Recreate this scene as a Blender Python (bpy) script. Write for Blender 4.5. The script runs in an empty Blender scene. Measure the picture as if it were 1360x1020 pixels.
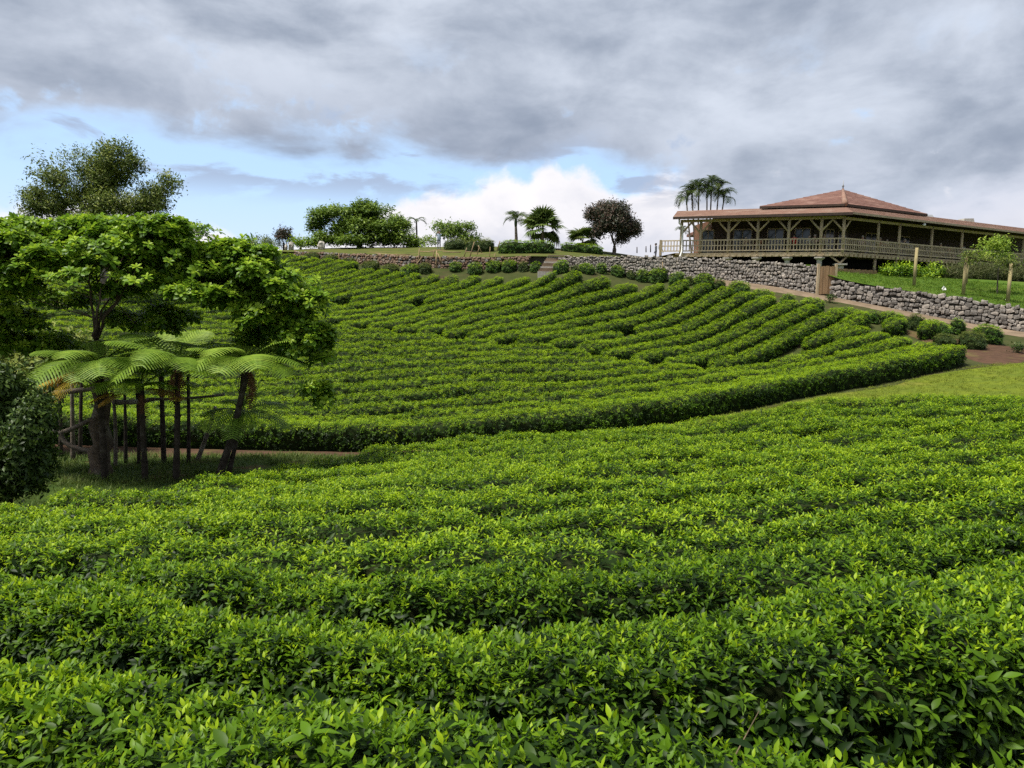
import bpy, math, random
import numpy as np
from mathutils import Vector, Matrix

random.seed(7)
RNG = np.random.default_rng(11)
S = bpy.context.scene
COL = S.collection

# ------------------------------------------------------------------ camera
F, W0, H0 = 982.0, 1360.0, 1020.0
PITCH = math.atan((510 - 395) / F)
ROLL = math.radians(1.0)
cam_d = bpy.data.cameras.new('camera')
cam_d.sensor_width = 36.0
cam_d.lens = F / W0 * 36.0
cam_d.clip_start = 0.05
cam_d.clip_end = 6000
cam = bpy.data.objects.new('camera', cam_d)
COL.objects.link(cam)
fw = np.array([0, math.cos(PITCH), -math.sin(PITCH)])
up0 = np.array([0, math.sin(PITCH), math.cos(PITCH)])
rt0 = np.array([1.0, 0, 0])
rt = rt0 * math.cos(ROLL) + up0 * math.sin(ROLL)
up = up0 * math.cos(ROLL) - rt0 * math.sin(ROLL)
cam.matrix_world = Matrix(((rt[0], up[0], -fw[0], 0), (rt[1], up[1], -fw[1], 0), (rt[2], up[2], -fw[2], 0), (0, 0, 0, 1)))
S.camera = cam
S.render.resolution_x, S.render.resolution_y = 1024, 768


def P(px, py, y):
    """the world point at forward distance y on the sight line of a spot of the photograph"""
    d = fw + rt * ((px - 680) / F) + up * ((510 - py) / F)
    return d * (y / d[1])


# ------------------------------------------------------------------ light
S.view_settings.view_transform = 'Standard'
S.view_settings.look = 'None'
S.view_settings.gamma = 1.0
S.view_settings.use_curve_mapping = False
S.view_settings.exposure = 2.28
SUN_EL, SUN_AZ = math.radians(66), math.radians(-112)
sun_d = bpy.data.lights.new('sun', 'SUN')
sun_d.energy = 1.5
sun_d.angle = math.radians(14)
sun_d.color = (1.0, 0.95, 0.86)
sun = bpy.data.objects.new('sun', sun_d)
COL.objects.link(sun)
sdir = Vector((math.sin(SUN_AZ) * math.cos(SUN_EL), math.cos(SUN_AZ) * math.cos(SUN_EL), math.sin(SUN_EL)))
sun.rotation_euler = sdir.to_track_quat('Z', 'Y').to_euler()
S.cycles.max_bounces = 5
S.cycles.diffuse_bounces = 3
S.cycles.glossy_bounces = 2
S.cycles.transmission_bounces = 4
S.cycles.transparent_max_bounces = 4
S.cycles.use_adaptive_sampling = True
S.cycles.adaptive_threshold = 0.02
S.cycles.use_denoising = False


class NT:
    """terse node building"""
    def __init__(self, tree):
        self.t = tree
        self.n = tree.nodes
        self.l = tree.links

    def add(self, kind, **kw):
        nd = self.n.new(kind)
        for k, v in kw.items():
            setattr(nd, k, v)
        return nd

    def put(self, sock, v):
        if hasattr(v, 'is_linked') or hasattr(v, 'links'):
            self.l.new(v, sock)
        elif v is not None:
            sock.default_value = v

    def math(self, op, a, b=None, c=None, clamp=False):
        nd = self.add('ShaderNodeMath', operation=op, use_clamp=clamp)
        self.put(nd.inputs[0], a)
        if b is not None: self.put(nd.inputs[1], b)
        if c is not None: self.put(nd.inputs[2], c)
        return nd.outputs[0]

    def smooth(self, v, a, b, lo=0.0, hi=1.0):
        nd = self.add('ShaderNodeMapRange', interpolation_type='SMOOTHSTEP')
        self.put(nd.inputs[0], v)
        for i, q in enumerate((a, b, lo, hi)):
            self.put(nd.inputs[1 + i], q)
        return nd.outputs[0]

    def mix(self, f, a, b):
        nd = self.add('ShaderNodeMix', data_type='RGBA')
        self.put(nd.inputs[0], f)
        for s, v in ((nd.inputs[6], a), (nd.inputs[7], b)):
            if isinstance(v, tuple) and len(v) == 3: v = (*v, 1)
            self.put(s, v)
        return nd.outputs[2]

    def noise(self, vec, scale, detail=4, rough=0.55, dist=0.0):
        nd = self.add('ShaderNodeTexNoise')
        if vec is not None: self.l.new(vec, nd.inputs['Vector'])
        nd.inputs['Scale'].default_value = scale
        nd.inputs['Detail'].default_value = detail
        nd.inputs['Roughness'].default_value = rough
        nd.inputs['Distortion'].default_value = dist
        return nd.outputs[0]

    def comb(self, x, y, z):
        nd = self.add('ShaderNodeCombineXYZ')
        for i, v in enumerate((x, y, z)): self.put(nd.inputs[i], v)
        return nd.outputs[0]


def make_world():
    w = bpy.data.worlds.new('World')
    S.world = w
    w.use_nodes = True
    w.node_tree.nodes.clear()
    t = NT(w.node_tree)
    tc = t.add('ShaderNodeTexCoord').outputs['Generated']
    sep = t.add('ShaderNodeSeparateXYZ')
    t.l.new(tc, sep.inputs[0])
    x, y, z = sep.outputs
    az = t.math('ARCTAN2', x, y)
    el = t.math('ARCSINE', z)
    den = t.math('ADD', t.math('MAXIMUM', z, 0.0), 0.22)
    flat = t.comb(t.math('DIVIDE', x, den), t.math('DIVIDE', y, den), 3.1)
    ang = t.comb(az, t.math('MULTIPLY', el, 2.1), 0.7)
    ang2 = t.comb(az, t.math('MULTIPLY', el, 1.3), 5.2)
    n1 = t.noise(flat, 0.85, 7, 0.56, 0.3)
    n2 = t.noise(ang, 5.5, 8, 0.55, 0.3)
    n3 = t.noise(ang2, 9.0, 8, 0.58, 0.2)
    n4 = t.noise(ang, 2.4, 6, 0.55, 0.4)
    sky = t.add('ShaderNodeTexSky', sky_type='NISHITA')
    sky.sun_disc = False
    sky.sun_elevation = SUN_EL
    sky.sun_rotation = SUN_AZ
    # air: the Nishita sky paled by thin high cloud, in units of the 0.1 background strength
    blue = t.mix(0.82, sky.outputs[0], (2.05, 2.98, 4.35))
    blue = t.mix(t.smooth(el, 0.16, 0.0, 0.0, 0.45), blue, (3.3, 3.6, 4.1))
    # bright cumulus low above the ridge: thresholded billows, lit tops and greyer bases
    cum_top = t.math('ADD', t.smooth(az, -0.2, 0.0, 0.092, 0.165),
                     t.math('MULTIPLY', t.math('SUBTRACT', t.noise(t.comb(az, 0.0, 2.0), 5.0, 3, 0.5), 0.5), 0.17))
    cd = t.math('SUBTRACT', cum_top, el)
    cd = t.math('ADD', cd, t.math('MULTIPLY', t.math('SUBTRACT', n3, 0.5), 0.13))
    cum = t.smooth(cd, 0.0, 0.022)
    cshade = t.smooth(t.math('ADD', cd, t.math('MULTIPLY', t.math('SUBTRACT', n2, 0.5), 0.22)), 0.02, 0.14)
    cumc = t.mix(cshade, (4.15, 4.0, 4.05), (2.75, 2.8, 3.15))
    c = t.mix(t.math('MULTIPLY', cum, 0.95), blue, cumc)
    # grey layer cloud with a ragged lower edge, lower on the right
    edge = t.math('ADD', t.smooth(az, 0.02, 0.36, 0.183, 0.085), t.math('MULTIPLY', t.math('SUBTRACT', n4, 0.5), 0.16))
    edge = t.math('ADD', edge, t.math('MULTIPLY', t.math('SUBTRACT', n2, 0.5), 0.14))
    dk = t.smooth(t.math('SUBTRACT', el, edge), -0.014, 0.035)
    # rents in the layer
    rent = t.smooth(n3, 0.57, 0.68)
    rent = t.math('MULTIPLY', rent, t.smooth(el, 0.34, 0.18))
    dk = t.math('MULTIPLY', dk, t.math('SUBTRACT', 1.0, t.math('MULTIPLY', rent, 0.75)))
    tone = t.math('ADD', t.math('MULTIPLY', n1, 0.40), t.math('ADD', t.math('MULTIPLY', n2, 0.45), t.math('ADD', t.math('MULTIPLY', n4, 0.35), t.math('MULTIPLY', t.math('SUBTRACT', n3, 0.5), 0.22))))
    tone = t.smooth(tone, 0.45, 0.77)
    deck = t.mix(tone, (1.2, 1.42, 1.83), (2.85, 3.1, 3.55))
    deck = t.mix(t.smooth(t.math('SUBTRACT', el, edge), 0.10, -0.01, 0.0, 0.30), deck, (1.35, 1.55, 2.05))
    # loose dark scraps drifting under the layer
    n5 = t.noise(t.comb(az, t.math('MULTIPLY', el, 3.4), 9.3), 5.2, 7, 0.55, 0.35)
    scrap = t.math('MULTIPLY', t.smooth(n5, 0.53, 0.61), t.math('MULTIPLY', t.smooth(el, 0.105, 0.15), t.smooth(el, 0.30, 0.22)))
    c = t.mix(t.math('MULTIPLY', scrap, 0.72), c, (1.55, 1.78, 2.35))
    low = t.math('MULTIPLY', t.smooth(el, 0.19, 0.09), t.smooth(n2, 0.40, 0.62))
    deck = t.mix(t.math('MULTIPLY', low, 0.75), deck, (3.2, 3.3, 3.75))
    c = t.mix(dk, c, deck)
    # below the horizon: dull ground tone
    c = t.mix(t.smooth(el, -0.01, -0.06), c, (0.5, 0.55, 0.45))
    bg = t.add('ShaderNodeBackground')
    t.l.new(c, bg.inputs[0])
    bg.inputs[1].default_value = 0.052
    out = t.add('ShaderNodeOutputWorld')
    t.l.new(bg.outputs[0], out.inputs[0])


make_world()


# ------------------------------------------------------------------ materials
def mat_basic(name, c1, c2=None, scale=6.0, rough=0.8, spec=0.3, bump=0.0, bscale=None, c3=None, stretch=(1, 1, 1), rnd=0.0):
    m = bpy.data.materials.new(name)
    m.use_nodes = True
    m.node_tree.nodes.clear()
    t = NT(m.node_tree)
    tc = t.add('ShaderNodeTexCoord').outputs['Object']
    mp = t.add('ShaderNodeMapping')
    mp.inputs['Scale'].default_value = stretch
    t.l.new(tc, mp.inputs[0])
    v = mp.outputs[0]
    n = t.noise(v, scale, 5, 0.6)
    f = t.smooth(n, 0.35, 0.65)
    c = t.mix(f, c1, c2 or tuple(q * 0.7 for q in c1))
    if c3:
        c = t.mix(t.smooth(t.noise(v, scale * 0.31, 4, 0.6), 0.5, 0.68), c, c3)
    if rnd:
        oi = t.add('ShaderNodeObjectInfo')
        hs = t.add('ShaderNodeHueSaturation')
        t.put(hs.inputs['Value'], t.math('ADD', 1 - rnd, t.math('MULTIPLY', oi.outputs['Random'], 2 * rnd)))
        t.l.new(c, hs.inputs['Color'])
        c = hs.outputs[0]
    b = t.add('ShaderNodeBsdfPrincipled')
    t.l.new(c, b.inputs['Base Color'])
    b.inputs['Roughness'].default_value = rough
    b.inputs['Specular IOR Level'].default_value = spec
    if bump:
        bp = t.add('ShaderNodeBump')
        bp.inputs['Strength'].default_value = bump
        bp.inputs['Distance'].default_value = 0.02
        t.l.new(t.noise(v, bscale or scale * 4, 5, 0.65), bp.inputs['Height'])
        t.l.new(bp.outputs[0], b.inputs['Normal'])
    o = t.add('ShaderNodeOutputMaterial')
    t.l.new(b.outputs[0], o.inputs[0])
    return m


def mat_leaf(name, old, mid, young, rough=0.42, trans=0.3, patch=0.0, spec=0.2):
    """leaf: colour by the leaf's age on its shoot, varied per shoot; thin, so some light passes through"""
    m = bpy.data.materials.new(name)
    m.use_nodes = True
    m.node_tree.nodes.clear()
    t = NT(m.node_tree)
    at = t.add('ShaderNodeAttribute', attribute_name='age')
    oi = t.add('ShaderNodeObjectInfo')
    r = oi.outputs['Random']
    age = at.outputs['Fac']
    a = t.math('ADD', age, t.math('MULTIPLY', t.math('SUBTRACT', r, 0.5), 0.5))
    if patch:
        g = t.add('ShaderNodeNewGeometry').outputs['Position']
        a = t.math('ADD', a, t.math('MULTIPLY', t.math('SUBTRACT', t.noise(g, 0.55, 4, 0.65), 0.5), patch))
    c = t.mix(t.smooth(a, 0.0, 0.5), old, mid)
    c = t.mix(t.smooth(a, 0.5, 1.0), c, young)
    b = t.add('ShaderNodeBsdfPrincipled')
    t.l.new(c, b.inputs['Base Color'])
    b.inputs['Roughness'].default_value = rough
    b.inputs['Specular IOR Level'].default_value = spec
    tr = t.add('ShaderNodeBsdfTranslucent')
    hs = t.add('ShaderNodeHueSaturation')
    hs.inputs['Value'].default_value = 1.25
    t.l.new(c, hs.inputs['Color'])
    t.l.new(hs.outputs[0], tr.inputs[0])
    mx = t.add('ShaderNodeMixShader')
    mx.inputs[0].default_value = trans
    t.l.new(b.outputs[0], mx.inputs[1])
    t.l.new(tr.outputs[0], mx.inputs[2])
    o = t.add('ShaderNodeOutputMaterial')
    t.l.new(mx.outputs[0], o.inputs[0])
    return m


M = {}
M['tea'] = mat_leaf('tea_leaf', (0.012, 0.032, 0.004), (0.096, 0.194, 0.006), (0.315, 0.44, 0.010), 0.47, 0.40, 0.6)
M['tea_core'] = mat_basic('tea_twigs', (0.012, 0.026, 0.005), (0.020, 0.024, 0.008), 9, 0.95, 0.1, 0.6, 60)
M['stem'] = mat_basic('tea_stem', (0.16, 0.12, 0.07), (0.09, 0.07, 0.04), 12, 0.9)
M['ground'] = mat_basic('soil_ground', (0.050, 0.055, 0.018), (0.035, 0.045, 0.012), 1.2, 0.95, 0.1, 0.5, 14, (0.055, 0.036, 0.022))
M['grass'] = mat_basic('grass_ground', (0.12, 0.15, 0.013), (0.085, 0.115, 0.012), 1.3, 0.95, 0.1, 0.7, 60, (0.14, 0.14, 0.025))
M['olivegrass'] = mat_basic('terrace_grass', (0.085, 0.095, 0.02), (0.06, 0.075, 0.018), 1.2, 0.95, 0.1, 0.7, 40, (0.12, 0.095, 0.04))
M['lawn'] = mat_basic('lawn_ground', (0.07, 0.12, 0.012), (0.05, 0.10, 0.010), 1.1, 0.95, 0.1, 0.7, 60, (0.10, 0.125, 0.02))
M['shade_grass'] = mat_basic('clearing_ground', (0.045, 0.075, 0.012), (0.03, 0.055, 0.010), 2.2, 0.95, 0.1, 0.7, 40, (0.09, 0.06, 0.025))  # grass ground darkened to hold the shade under the trees
M['path'] = mat_basic('dirt_path', (0.19, 0.14, 0.095), (0.14, 0.105, 0.07), 1.4, 0.95, 0.1, 0.4, 20, (0.23, 0.17, 0.12))
M['redsoil'] = mat_basic('red_soil', (0.085, 0.048, 0.030), (0.06, 0.035, 0.022), 2.5, 0.95, 0.1, 0.7, 20, (0.10, 0.08, 0.03))
M['grassblade'] = mat_leaf('grass_blade', (0.10, 0.13, 0.012), (0.16, 0.20, 0.016), (0.23, 0.26, 0.03), 0.6, 0.25, 0.5)
M['shadeblade'] = mat_leaf('clearing_blade', (0.035, 0.055, 0.008), (0.06, 0.10, 0.012), (0.11, 0.14, 0.025), 0.6, 0.25, 0.5)  # darker copy of the grass blade, with the clearing's shade in its colour
M['lawnblade'] = mat_leaf('lawn_blade', (0.06, 0.125, 0.012), (0.10, 0.18, 0.016), (0.16, 0.23, 0.02), 0.6, 0.25, 0.4)
M['shrub'] = mat_leaf('shrub_leaf', (0.022, 0.06, 0.010), (0.105, 0.21, 0.012), (0.29, 0.40, 0.015), 0.45, 0.25, 0.4)
M['shrub2'] = mat_leaf('darkshrub_leaf', (0.035, 0.065, 0.015), (0.08, 0.115, 0.02), (0.16, 0.19, 0.03), 0.5, 0.25, 0.3)
M['almond'] = mat_leaf('almond_leaf', (0.04, 0.09, 0.010), (0.13, 0.24, 0.015), (0.31, 0.43, 0.03), 0.42, 0.35, 0.5)
M['olive'] = mat_leaf('olive_leaf', (0.045, 0.06, 0.018), (0.095, 0.145, 0.022), (0.23, 0.26, 0.05), 0.5, 0.25, 0.5)
M['mango'] = mat_leaf('mango_leaf', (0.018, 0.022, 0.013), (0.035, 0.045, 0.022), (0.09, 0.055, 0.04), 0.4, 0.12, 0.4)
M['umbrella'] = mat_leaf('umbrellatree_leaf', (0.035, 0.07, 0.015), (0.09, 0.155, 0.02), (0.19, 0.27, 0.03), 0.45, 0.25, 0.5)
M['darkbush'] = mat_leaf('darkbush_leaf', (0.014, 0.03, 0.008), (0.035, 0.065, 0.012), (0.09, 0.14, 0.022), 0.45, 0.2, 0.3)
M['fern'] = mat_leaf('fern_frond', (0.085, 0.155, 0.018), (0.15, 0.25, 0.025), (0.24, 0.345, 0.04), 0.5, 0.4, 0.2)
M['fern_old'] = mat_leaf('old_frond', (0.30, 0.15, 0.03), (0.40, 0.25, 0.04), (0.44, 0.34, 0.05), 0.6, 0.35, 0.3)
M['fern_dead'] = mat_leaf('dead_frond', (0.10, 0.05, 0.03), (0.17, 0.08, 0.04), (0.2, 0.10, 0.05), 0.8, 0.2, 0.3)
M['palm'] = mat_leaf('palm_frond', (0.03, 0.055, 0.015), (0.055, 0.09, 0.022), (0.12, 0.15, 0.04), 0.45, 0.25, 0.4)
M['fanpalm'] = mat_leaf('fanpalm_frond', (0.05, 0.085, 0.025), (0.09, 0.14, 0.03), (0.18, 0.21, 0.05), 0.5, 0.25, 0.4)
M['sapling'] = mat_leaf('sapling_leaf', (0.10, 0.17, 0.02), (0.18, 0.28, 0.03), (0.30, 0.38, 0.05), 0.45, 0.35, 0.4)
M['reed'] = mat_leaf('reed_leaf', (0.06, 0.07, 0.03), (0.10, 0.12, 0.04), (0.18, 0.17, 0.08), 0.6, 0.25, 0.5)
M['bark'] = mat_basic('grey_bark', (0.16, 0.13, 0.10), (0.09, 0.07, 0.055), 7, 0.95, 0.15, 0.8, 30, (0.24, 0.22, 0.18))
M['brownbark'] = mat_basic('brown_bark', (0.105, 0.078, 0.055), (0.055, 0.04, 0.03), 7, 0.95, 0.15, 0.9, 30, (0.17, 0.15, 0.12))
M['darkbark'] = mat_basic('dark_bark', (0.05, 0.038, 0.03), (0.03, 0.023, 0.018), 10, 0.95, 0.15, 0.9, 40, (0.09, 0.075, 0.06))
M['palmtrunk'] = mat_basic('palm_trunk', (0.22, 0.19, 0.16), (0.14, 0.11, 0.09), 6, 0.9, 0.15, 0.4, 20)
M['wood'] = mat_basic('weathered_timber', (0.46, 0.37, 0.24), (0.35, 0.27, 0.165), 5, 0.85, 0.2, 0.4, 30, (0.34, 0.29, 0.19), (1, 1, 0.25), 0.12)
M['rail'] = mat_basic('rail_timber', (0.50, 0.41, 0.28), (0.39, 0.31, 0.20), 5, 0.85, 0.2, 0.4, 30, (0.36, 0.31, 0.22), (1, 1, 0.4), 0.1)
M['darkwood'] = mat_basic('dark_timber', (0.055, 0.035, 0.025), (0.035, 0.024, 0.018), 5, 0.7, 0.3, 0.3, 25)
M['board'] = mat_basic('brown_board', (0.17, 0.085, 0.05), (0.11, 0.055, 0.033), 5, 0.8, 0.2, 0.4, 30, (0.22, 0.12, 0.07), (1, 1, 0.2), 0.15)
M['gatewood'] = mat_basic('gate_board', (0.31, 0.20, 0.11), (0.24, 0.15, 0.08), 5, 0.85, 0.2, 0.4, 30, None, (1, 1, 0.2), 0.12)
M['roof'] = mat_basic('terracotta_roof', (0.195, 0.105, 0.083), (0.15, 0.082, 0.066), 2.0, 0.9, 0.1, 0.5, 12, (0.24, 0.145, 0.115), (1, 1, 1), 0.08)
M['roof_pale'] = mat_basic('pale_roof', (0.255, 0.155, 0.115), (0.20, 0.12, 0.09), 2.0, 0.9, 0.1, 0.4, 12, (0.29, 0.21, 0.165))
M['fascia'] = mat_basic('fascia_timber', (0.40, 0.32, 0.23), (0.31, 0.24, 0.17), 3, 0.8, 0.2, 0.2)
M['concrete'] = mat_basic('concrete', (0.42, 0.39, 0.34), (0.34, 0.31, 0.27), 4, 0.9, 0.2, 0.4, 20)
M['stone'] = mat_basic('field_stone', (0.22, 0.20, 0.18), (0.13, 0.115, 0.10), 7, 0.9, 0.2, 0.7, 26, (0.30, 0.27, 0.24), (1, 1, 1), 0.4)
M['stone_pale'] = mat_basic('pale_stone', (0.33, 0.29, 0.25), (0.22, 0.19, 0.165), 7, 0.9, 0.2, 0.7, 26, (0.25, 0.23, 0.19), (1, 1, 1), 0.25)
M['stone_brown'] = mat_basic('brown_stone', (0.22, 0.145, 0.10), (0.15, 0.095, 0.07), 7, 0.9, 0.2, 0.7, 26, (0.28, 0.22, 0.17), (1, 1, 1), 0.3)
M['mortar'] = mat_basic('wall_joint', (0.10, 0.085, 0.07), (0.07, 0.06, 0.05), 9, 0.95, 0.1, 0.5, 30)
M['bamboo'] = mat_basic('bamboo_pole', (0.34, 0.25, 0.14), (0.25, 0.17, 0.09), 6, 0.8, 0.2, 0.2, 30, (0.2, 0.15, 0.1), (1, 1, 0.3), 0.15)
M['trellis'] = mat_basic('trellis_post', (0.34, 0.29, 0.14), (0.26, 0.21, 0.11), 6, 0.85, 0.2, 0.2, 30, None, (1, 1, 0.3), 0.1)
M['white'] = mat_basic('white_paint', (0.72, 0.71, 0.68), (0.62, 0.61, 0.58), 5, 0.5, 0.4)
M['grey'] = mat_basic('grey_metal', (0.30, 0.31, 0.32), (0.24, 0.25, 0.26), 3, 0.5, 0.5)
M['dark'] = mat_basic('painted_shade', (0.018, 0.016, 0.015), (0.012, 0.011, 0.010), 3, 0.9, 0.1)
M['orange'] = mat_basic('orange_wall', (0.50, 0.14, 0.04), (0.42, 0.11, 0.035), 3, 0.8, 0.2)
M['hair'] = mat_basic('dark_hair', (0.02, 0.015, 0.012), (0.03, 0.022, 0.016), 20, 0.6)
M['hair_grey'] = mat_basic('pale_hair', (0.30, 0.25, 0.20), (0.24, 0.20, 0.16), 20, 0.6)
M['tyre'] = mat_basic('tyre_rubber', (0.02, 0.02, 0.02), (0.03, 0.03, 0.03), 9, 0.9)


def mat_glass(name, c):
    m = mat_basic(name, c, tuple(q * 0.8 for q in c), 2, 0.12, 0.45)
    return m


M['glass'] = mat_glass('window_glass', (0.02, 0.03, 0.027))
M['carpaint'] = mat_basic('car_paint', (0.55, 0.57, 0.6), (0.5, 0.52, 0.55), 2, 0.3, 0.6)


# ------------------------------------------------------------------ object helpers
def props(o, label=None, cat=None, group=None, kind=None):
    for k, v in (('label', label), ('category', cat), ('group', group), ('kind', kind)):
        if v: o[k] = v
    return o


def link(name, me, mats=None, parent=None):
    if mats is not None and me is not None:
        for m in (mats if isinstance(mats, (list, tuple)) else [mats]):
            me.materials.append(m)
    o = bpy.data.objects.new(name, me)
    COL.objects.link(o)
    if parent is not None: o.parent = parent
    return o


def empty(name, loc, rz=0.0):
    o = bpy.data.objects.new(name, None)
    COL.objects.link(o)
    o.location = [float(q) for q in loc]
    o.rotation_euler = (0, 0, rz)
    o.empty_display_size = 0.2
    return o


def np_mesh(name, V, Q, smooth=False, mi=None, attrs=None):
    """mesh from an (n,3) array and an (m,3|4) face array (or a list of such)"""
    me = bpy.data.meshes.new(name)
    V = np.asarray(V, dtype=np.float32)
    Qs = Q if isinstance(Q, list) else [Q]
    Qs = [np.asarray(q, dtype=np.int32) for q in Qs if len(q)]
    me.vertices.add(len(V))
    me.vertices.foreach_set('co', V.ravel())
    if Qs:
        loops = np.concatenate([q.ravel() for q in Qs])
        tot = np.concatenate([np.full(len(q), q.shape[1], dtype=np.int32) for q in Qs])
        st = np.concatenate([[0], np.cumsum(tot)[:-1]]).astype(np.int32)
        me.loops.add(len(loops))
        me.loops.foreach_set('vertex_index', loops)
        me.polygons.add(len(tot))
        me.polygons.foreach_set('loop_start', st)
        me.polygons.foreach_set('loop_total', tot)
        if mi is not None: me.polygons.foreach_set('material_index', np.asarray(mi, dtype=np.int32))
        if smooth: me.polygons.foreach_set('use_smooth', np.ones(len(tot), dtype=bool))
    for k, (typ, a) in (attrs or {}).items():
        at = me.attributes.new(k, typ, 'POINT')
        at.data.foreach_set('vector' if typ == 'FLOAT_VECTOR' else 'value', np.asarray(a, dtype=np.int32 if typ == 'INT' else np.float32).ravel())
    me.update(calc_edges=True)
    return me


class MB:
    """collects simple solids into one mesh"""
    def __init__(self):
        self.v, self.f, self.m, self.n = [], [], [], 0

    def raw(self, V, faces, mi=0):
        V = np.asarray(V, float)
        self.v.append(V)
        self.f += [tuple(int(i) + self.n for i in q) for q in faces]
        self.m += [mi] * len(faces)
        self.n += len(V)

    def box(self, c, s, R=None, mi=0):
        s = np.asarray(s, float) / 2
        V = np.array([[x, y, z] for x in (-1, 1) for y in (-1, 1) for z in (-1, 1)], float) * s
        if R is not None: V = V @ np.asarray(R).T
        self.raw(V + np.asarray(c, float), [(0, 1, 3, 2), (4, 6, 7, 5), (0, 4, 5, 1), (2, 3, 7, 6), (0, 2, 6, 4), (1, 5, 7, 3)], mi)

    def beam(self, a, b, w, h, mi=0):
        """box from a to b, w wide, h high"""
        a, b = np.asarray(a, float), np.asarray(b, float)
        d = b - a
        L = np.linalg.norm(d)
        d = d / L
        ref = np.array([0, 0, 1.0]) if abs(d[2]) < 0.95 else np.array([1.0, 0, 0])
        s = np.cross(d, ref); s /= np.linalg.norm(s)
        u = np.cross(s, d)
        self.box((a + b) / 2, (L, w, h), np.stack([d, s, u], 1), mi)

    def tube(self, pts, rad, n=6, mi=0, cap=True):
        pts = np.asarray(pts, float)
        k = len(pts)
        rad = np.broadcast_to(np.asarray(rad, float), (k,))
        V = []
        pref = None
        for i in range(k):
            d = pts[min(i + 1, k - 1)] - pts[max(i - 1, 0)]
            d = d / (np.linalg.norm(d) + 1e-9)
            if pref is None:
                ref = np.array([0, 0, 1.0]) if abs(d[2]) < 0.9 else np.array([1.0, 0, 0])
                s = np.cross(d, ref)
            else:
                s = pref - d * np.dot(pref, d)
            s = s / (np.linalg.norm(s) + 1e-9)
            pref = s
            t = np.cross(d, s)
            a = np.arange(n) * 2 * math.pi / n
            V.append(pts[i] + rad[i] * (np.cos(a)[:, None] * s + np.sin(a)[:, None] * t))
        V = np.concatenate(V)
        fs = []
        for i in range(k - 1):
            for j in range(n):
                a, b = i * n + j, i * n + (j + 1) % n
                fs.append((a, b, b + n, a + n))
        if cap:
            fs.append(tuple(range(n))[::-1])
            fs.append(tuple(range((k - 1) * n, k * n)))
        self.raw(V, fs, mi)

    def ball(self, c, r, nu=8, nv=5, mi=0):
        c = np.asarray(c, float)
        r = np.broadcast_to(np.asarray(r, float), (3,))
        V = [c + r * np.array([0, 0, -1.0])]
        for i in range(1, nv):
            t = -math.pi / 2 + math.pi * i / nv
            for j in range(nu):
                p = 2 * math.pi * j / nu
                V.append(c + r * np.array([math.cos(t) * math.cos(p), math.cos(t) * math.sin(p), math.sin(t)]))
        V.append(c + r * np.array([0, 0, 1.0]))
        fs = [(0, 1 + (j + 1) % nu, 1 + j) for j in range(nu)]
        for i in range(nv - 2):
            for j in range(nu):
                a, b = 1 + i * nu + j, 1 + i * nu + (j + 1) % nu
                fs.append((a, b, b + nu, a + nu))
        o = 1 + (nv - 2) * nu
        fs += [(o + j, o + (j + 1) % nu, len(V) - 1) for j in range(nu)]
        self.raw(np.array(V), fs, mi)

    def mesh(self, name, smooth=False):
        me = bpy.data.meshes.new(name)
        me.from_pydata(np.concatenate(self.v).tolist(), [], self.f)
        me.polygons.foreach_set('material_index', self.m)
        if smooth: me.polygons.foreach_set('use_smooth', [True] * len(self.f))
        me.update()
        return me

    def build(self, name, mats, parent=None, smooth=False, kind=None, label=None):
        o = link(name, self.mesh(name, smooth), mats, parent)
        if kind: o['kind'] = kind
        if label: o['label'] = label
        return o


def vnoise(x, y, seed=0):
    """cheap smooth value noise on arrays"""
    x, y = np.asarray(x, float), np.asarray(y, float)
    xi, yi = np.floor(x).astype(int), np.floor(y).astype(int)
    fx, fy = x - xi, y - yi
    fx, fy = fx * fx * (3 - 2 * fx), fy * fy * (3 - 2 * fy)

    def h(a, b):
        q = np.sin(a * 127.1 + b * 311.7 + seed * 74.7) * 43758.5453
        return q - np.floor(q)
    return (h(xi, yi) * (1 - fx) + h(xi + 1, yi) * fx) * (1 - fy) + (h(xi, yi + 1) * (1 - fx) + h(xi + 1, yi + 1) * fx) * fy


# ------------------------------------------------------------------ leaves
SHAPE = [0.75]


def leaf_strip(base, d, nrm, L, Wd, seg=3, droop=0.25, fold=0.25, shape=None):
    shape = shape or SHAPE[0]
    seg = max(2, seg)
    """one leaf: folded blade along d, returns verts and quads"""
    d = d / np.linalg.norm(d)
    s = np.cross(d, nrm); s /= np.linalg.norm(s) + 1e-9
    n = np.cross(s, d)
    V, Qd = [], []
    for i in range(seg + 1):
        t = i / seg
        w = Wd * 0.5 * (math.sin(math.pi * min(1, t ** shape)) if 0 < t < 1 else (0.12 if t == 0 else 0.0))
        c = base + d * L * t - n * droop * L * t * t
        V += [c - s * w + n * fold * w, c, c + s * w + n * fold * w]
    for i in range(seg):
        a = 3 * i
        Qd += [(a, a + 1, a + 4, a + 3), (a + 1, a + 2, a + 5, a + 4)]
    return np.array(V), np.array(Qd)


def sprig(name, mat, leaves, seg, stem=None):
    """leaves: list of (base, dir, normal, L, W, droop, age)"""
    Vs, Qs, A, n = [], [], [], 0
    for (b, d, nr, L, Wd, dr, age) in leaves:
        v, q = leaf_strip(np.asarray(b, float), np.asarray(d, float), np.asarray(nr, float), L, Wd, seg, dr)
        Vs.append(v); Qs.append(q + n); A += [age] * len(v); n += len(v)
    V = np.concatenate(Vs)
    me = np_mesh(name, V, np.concatenate(Qs), True, None, {'age': ('FLOAT', A)})
    me.materials.append(mat)
    return bpy.data.objects.new(name, me)      # not linked: only drawn through the plants that carry it


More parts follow.
